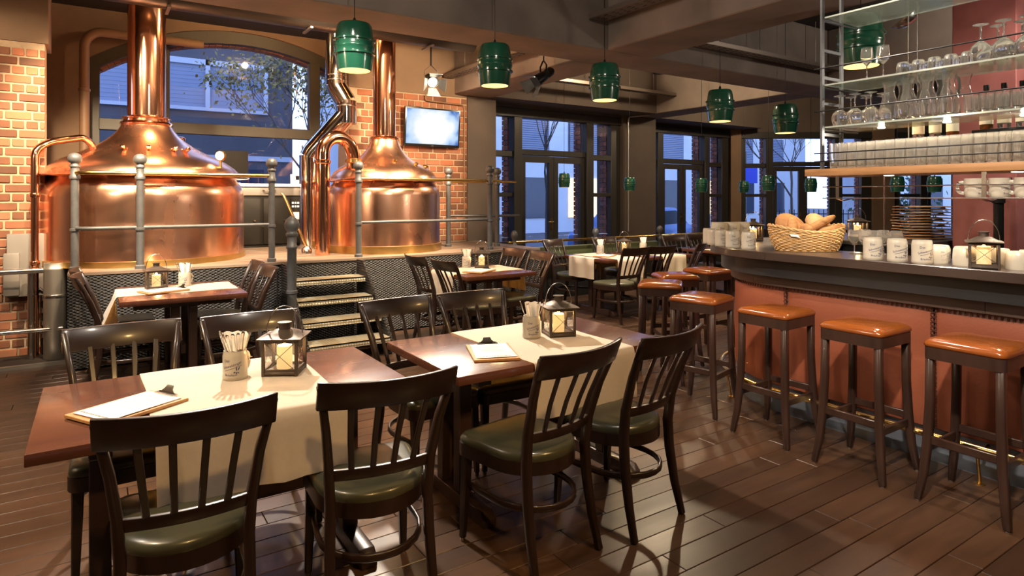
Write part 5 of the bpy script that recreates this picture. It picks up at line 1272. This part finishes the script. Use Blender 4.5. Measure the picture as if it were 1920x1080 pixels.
def theatre_spot(x, y, z, tgt, label, top):
    t = thing('theatre_spotlight', label, 'spotlight', (x, y, z)); q = (Vector(tgt)-Vector((x, y, z))).to_track_quat('-Z', 'Y'); mm = q.to_matrix()
    MB().lathe([(0, .15), (.035, .15), (.055, .12), (.058, .06), (.05, .05), (.05, .03), (.058, .02), (.062, -.04), (.072, -.12), (.068, -.12), (.06, -.05)], 24, caps=False, m=mm).build('can', 'black_metal', t, smooth=40)
    MB().lathe([(0, -.085), (.05, -.085), (.06, -.09)], 20, caps=False, m=mm).build('lens', 'spot_lens', t, smooth=40)
    for k in range(4):
        r4 = Matrix.Rotation(PI/2*k, 3, 'Z'); m = MB(); w0, w1 = .05, .085
        pts = [Vector((-w0, .07, -.12)), Vector((w0, .07, -.12)), Vector((w1, .14, -.24)), Vector((-w1, .14, -.24))]
        m.add([mm @ (r4 @ p) for p in pts], [(0, 1, 2, 3)]); m.build('barn_door', 'grey_iron', t, solid=.002)
    m = MB(); h = top-z
    m.sweep([mm @ Vector((.075, 0, 0)), mm @ Vector((.08, 0, .0))+Vector((0, 0, .12)), Vector((0, 0, .19)), mm @ Vector((-.08, 0, 0))+Vector((0, 0, .12)), mm @ Vector((-.075, 0, 0))], (.02, .004)); m.tube([(0, 0, .18), (0, 0, h)], .012, 8); m.build('yoke', 'black_metal', t)
    return t
theatre_spot(3.52, 7.20, 3.03, (2.9, 4.2, 1.6), 'black theatre spotlight with barn doors above the screen, glaring at the camera', 3.95)
theatre_spot(4.40, 6.0, 2.98, (2.3, 6.35, 1.5), 'black theatre spotlight with barn doors aimed left under the beam', 3.95)
p = thing('ventilation_duct', 'thick black ventilation pipe hung under the brewhouse ceiling', 'duct', (0, 0, 0))
MB().tube([(-2.5, 7.25, 3.60), (4.15, 7.25, 3.60)], .14, 24).build('tube', 'duct_black', p, smooth=50)
for x in (.6, 2.0, 3.5): MB().tube([(x, 7.25, 3.45), (x, 7.25, 3.95)], .006, 6).build('hanger_rod', 'tray_metal', p); MB().bb(x-.015, x+.015, 7.09, 7.41, 3.44, 3.46).build('hanger_bar', 'tray_metal', p)
p = thing('ceiling_pipe', 'thin brown pipe beside the black ventilation duct', 'pipe', (0, 0, 0)); MB().tube([(-2.5, 6.85, 3.72), (4.4, 6.85, 3.72)], .045, 12).build('tube', 'pipe_brown', p, smooth=50)
for x in (.3, 2.4, 3.9): MB().tube([(x, 6.85, 3.72), (x, 6.85, 3.95)], .006, 6).build('hanger_rod', 'tray_metal', p)
def tray(p0, p1, wd, label):
    d = Vector(p1)-Vector(p0); L = d.length; t = thing('cable_tray', label, 'cable tray', p0, math.atan2(d.y, d.x)); MB().bb(0, L, -wd/2, wd/2, 0, .004).build('bed', 'tray_metal', t)
    for s in (-1, 1): MB().bb(0, L, s*wd/2-.002, s*wd/2+.002, .004, .05).build('side', 'tray_metal', t)
    m = MB(); k = .08
    while k < L:
        for r_ in (-.25, .0, .25): m.bb(k, k+.05, r_*wd-.008, r_*wd+.008, -.0012, -.0004)
        k += .11
    stuff(m.build('slots', 'plastic_black', t))
    for k in (.5, L*.5, L-.5): MB().tube([(k, 0, .004), (k, 0, 3.95-p0[2])], .005, 6).build('hanger_rod', 'tray_metal', t); 
    m = MB(); rr_ = random.Random(3)
    for q in range(4): m.tube([(L*i/14, -wd*.3+wd*.2*q+rr_.uniform(-.01, .01), .02+.008*(q % 2)) for i in range(15)], .009, 6)
    m.build('cables', 'plastic_black', t, smooth=60)
tray((4.36, .3, 3.40), (4.36, 5.0, 3.40), .20, 'perforated cable tray along the left side of the near cross beam')
tray((4.40, 5.70, 3.34), (4.40, 8.40, 3.34), .16, 'perforated cable tray along the cross beam toward the screen')
tray((5.25, 4.90, 3.32), (8.70, 4.90, 3.32), .18, 'perforated cable tray along the main beam right of the crossing')
tray((5.3, 7.9, 3.38), (8.7, 7.9, 3.38), .14, 'perforated cable tray in the dark bay before the glazed doors')
s_ = thing('dome_camera', 'white ball camera hung from the ceiling with a tan box', 'camera', (3.02, 3.85, 3.16))
mm = mfw; MB().lathe([(0, -.06), (.05, -.05), (.068, -.02), (.07, .02), (.055, .04), (0, .04)], 24, caps=False, m=mm).build('housing', 'plastic_white', s_, smooth=50); MB().lathe([(.04, .035), (.036, .06), (.02, .078), (0, .084)], 20, (.01, -.0, 0), caps=False, m=mm).build('lens', 'plastic_black', s_, smooth=50)
MB().box((.13, -.08, -.01), (.11, .03, .07), R(-30)).build('tan_box', 'label_cream', s_, bevel=.004); MB().tube([(.1, -.06, .02), (.12, -.07, .25), (.02, 0, .5), (0, 0, .79)], .008, 6).build('cable', 'plastic_white', s_, smooth=60)
d_ = thing('dish_lamp', 'polished metal dish lamp under the ceiling behind the glass shelves', 'lamp', (5.35, 2.45, 2.98)); MB().lathe([(.0, .07), (.04, .07), (.08, .05), (.115, .01), (.118, 0), (.113, .0), (.075, .042), (0, .06)], 24, caps=False, m=Matrix.Rotation(R(150), 3, 'X') @ Matrix.Rotation(R(25), 3, 'Y')).build('dish', 'steel', d_, smooth=60); MB().tube([(0, 0, .02), (0, 0, .97)], .008, 6).build('stem', 'grey_iron', d_)
for x in (6.2, 7.6): d_ = thing('ceiling_loudspeaker', 'round black loudspeaker under the dark ceiling, %s of two' % ('left' if x < 7 else 'right'), 'loudspeaker', (x, 7.2, 3.6), 0); MB().lathe([(.0, -.05), (.09, -.05), (.10, -.04), (.08, .04), (.03, .06), (.02, .35), (0, .35)], 20, caps=False).build('housing', 'plastic_black', d_, smooth=40)
# ================================================================== PARTITION WITH BRASS RAIL, BENCH
pr = thing('partition_rail', 'low dark partition with ball topped posts and a long brass hand rail', 'railing', (0, 0, 0))
MB().bb(5.05, 9.4, 7.72, 7.78, 0, .62).build('panel', 'cabinet_dark', pr, bevel=.004); MB().bb(5.03, 9.42, 7.69, 7.81, .62, .65).build('ledge', 'bar_wood', pr, bevel=.003)
for x in (5.15, 6.73, 8.20): 
    MB().lathe([(.03, .65), (.03, .80), (.042, .81), (.042, .86), (.03, .87), (.03, .93), (.048, .95), (.054, .99), (.045, 1.03), (.02, 1.055), (0, 1.06)], 18, (x, 7.75, 0), caps=False).build('post', 'grey_iron', pr, smooth=50)
MB().tube([(5.05, 7.75, .885), (9.4, 7.75, .885)], .02, 12).build('brass_rail', 'brass', pr, smooth=50)
bn = thing('window_bench', 'green upholstered bench behind the partition below the first glazed doors', 'bench', (0, 0, 0)); MB().bb(5.4, 8.3, 8.1, 8.5, .40, .50).build('seat', 'bench_green', bn, bevel=.02); MB().bb(5.4, 8.3, 7.88, 7.98, .44, .78).build('backrest', 'bench_green', bn, bevel=.02); MB().bb(5.45, 8.25, 8.0, 8.45, 0, .40).build('plinth', 'cabinet_dark', bn)
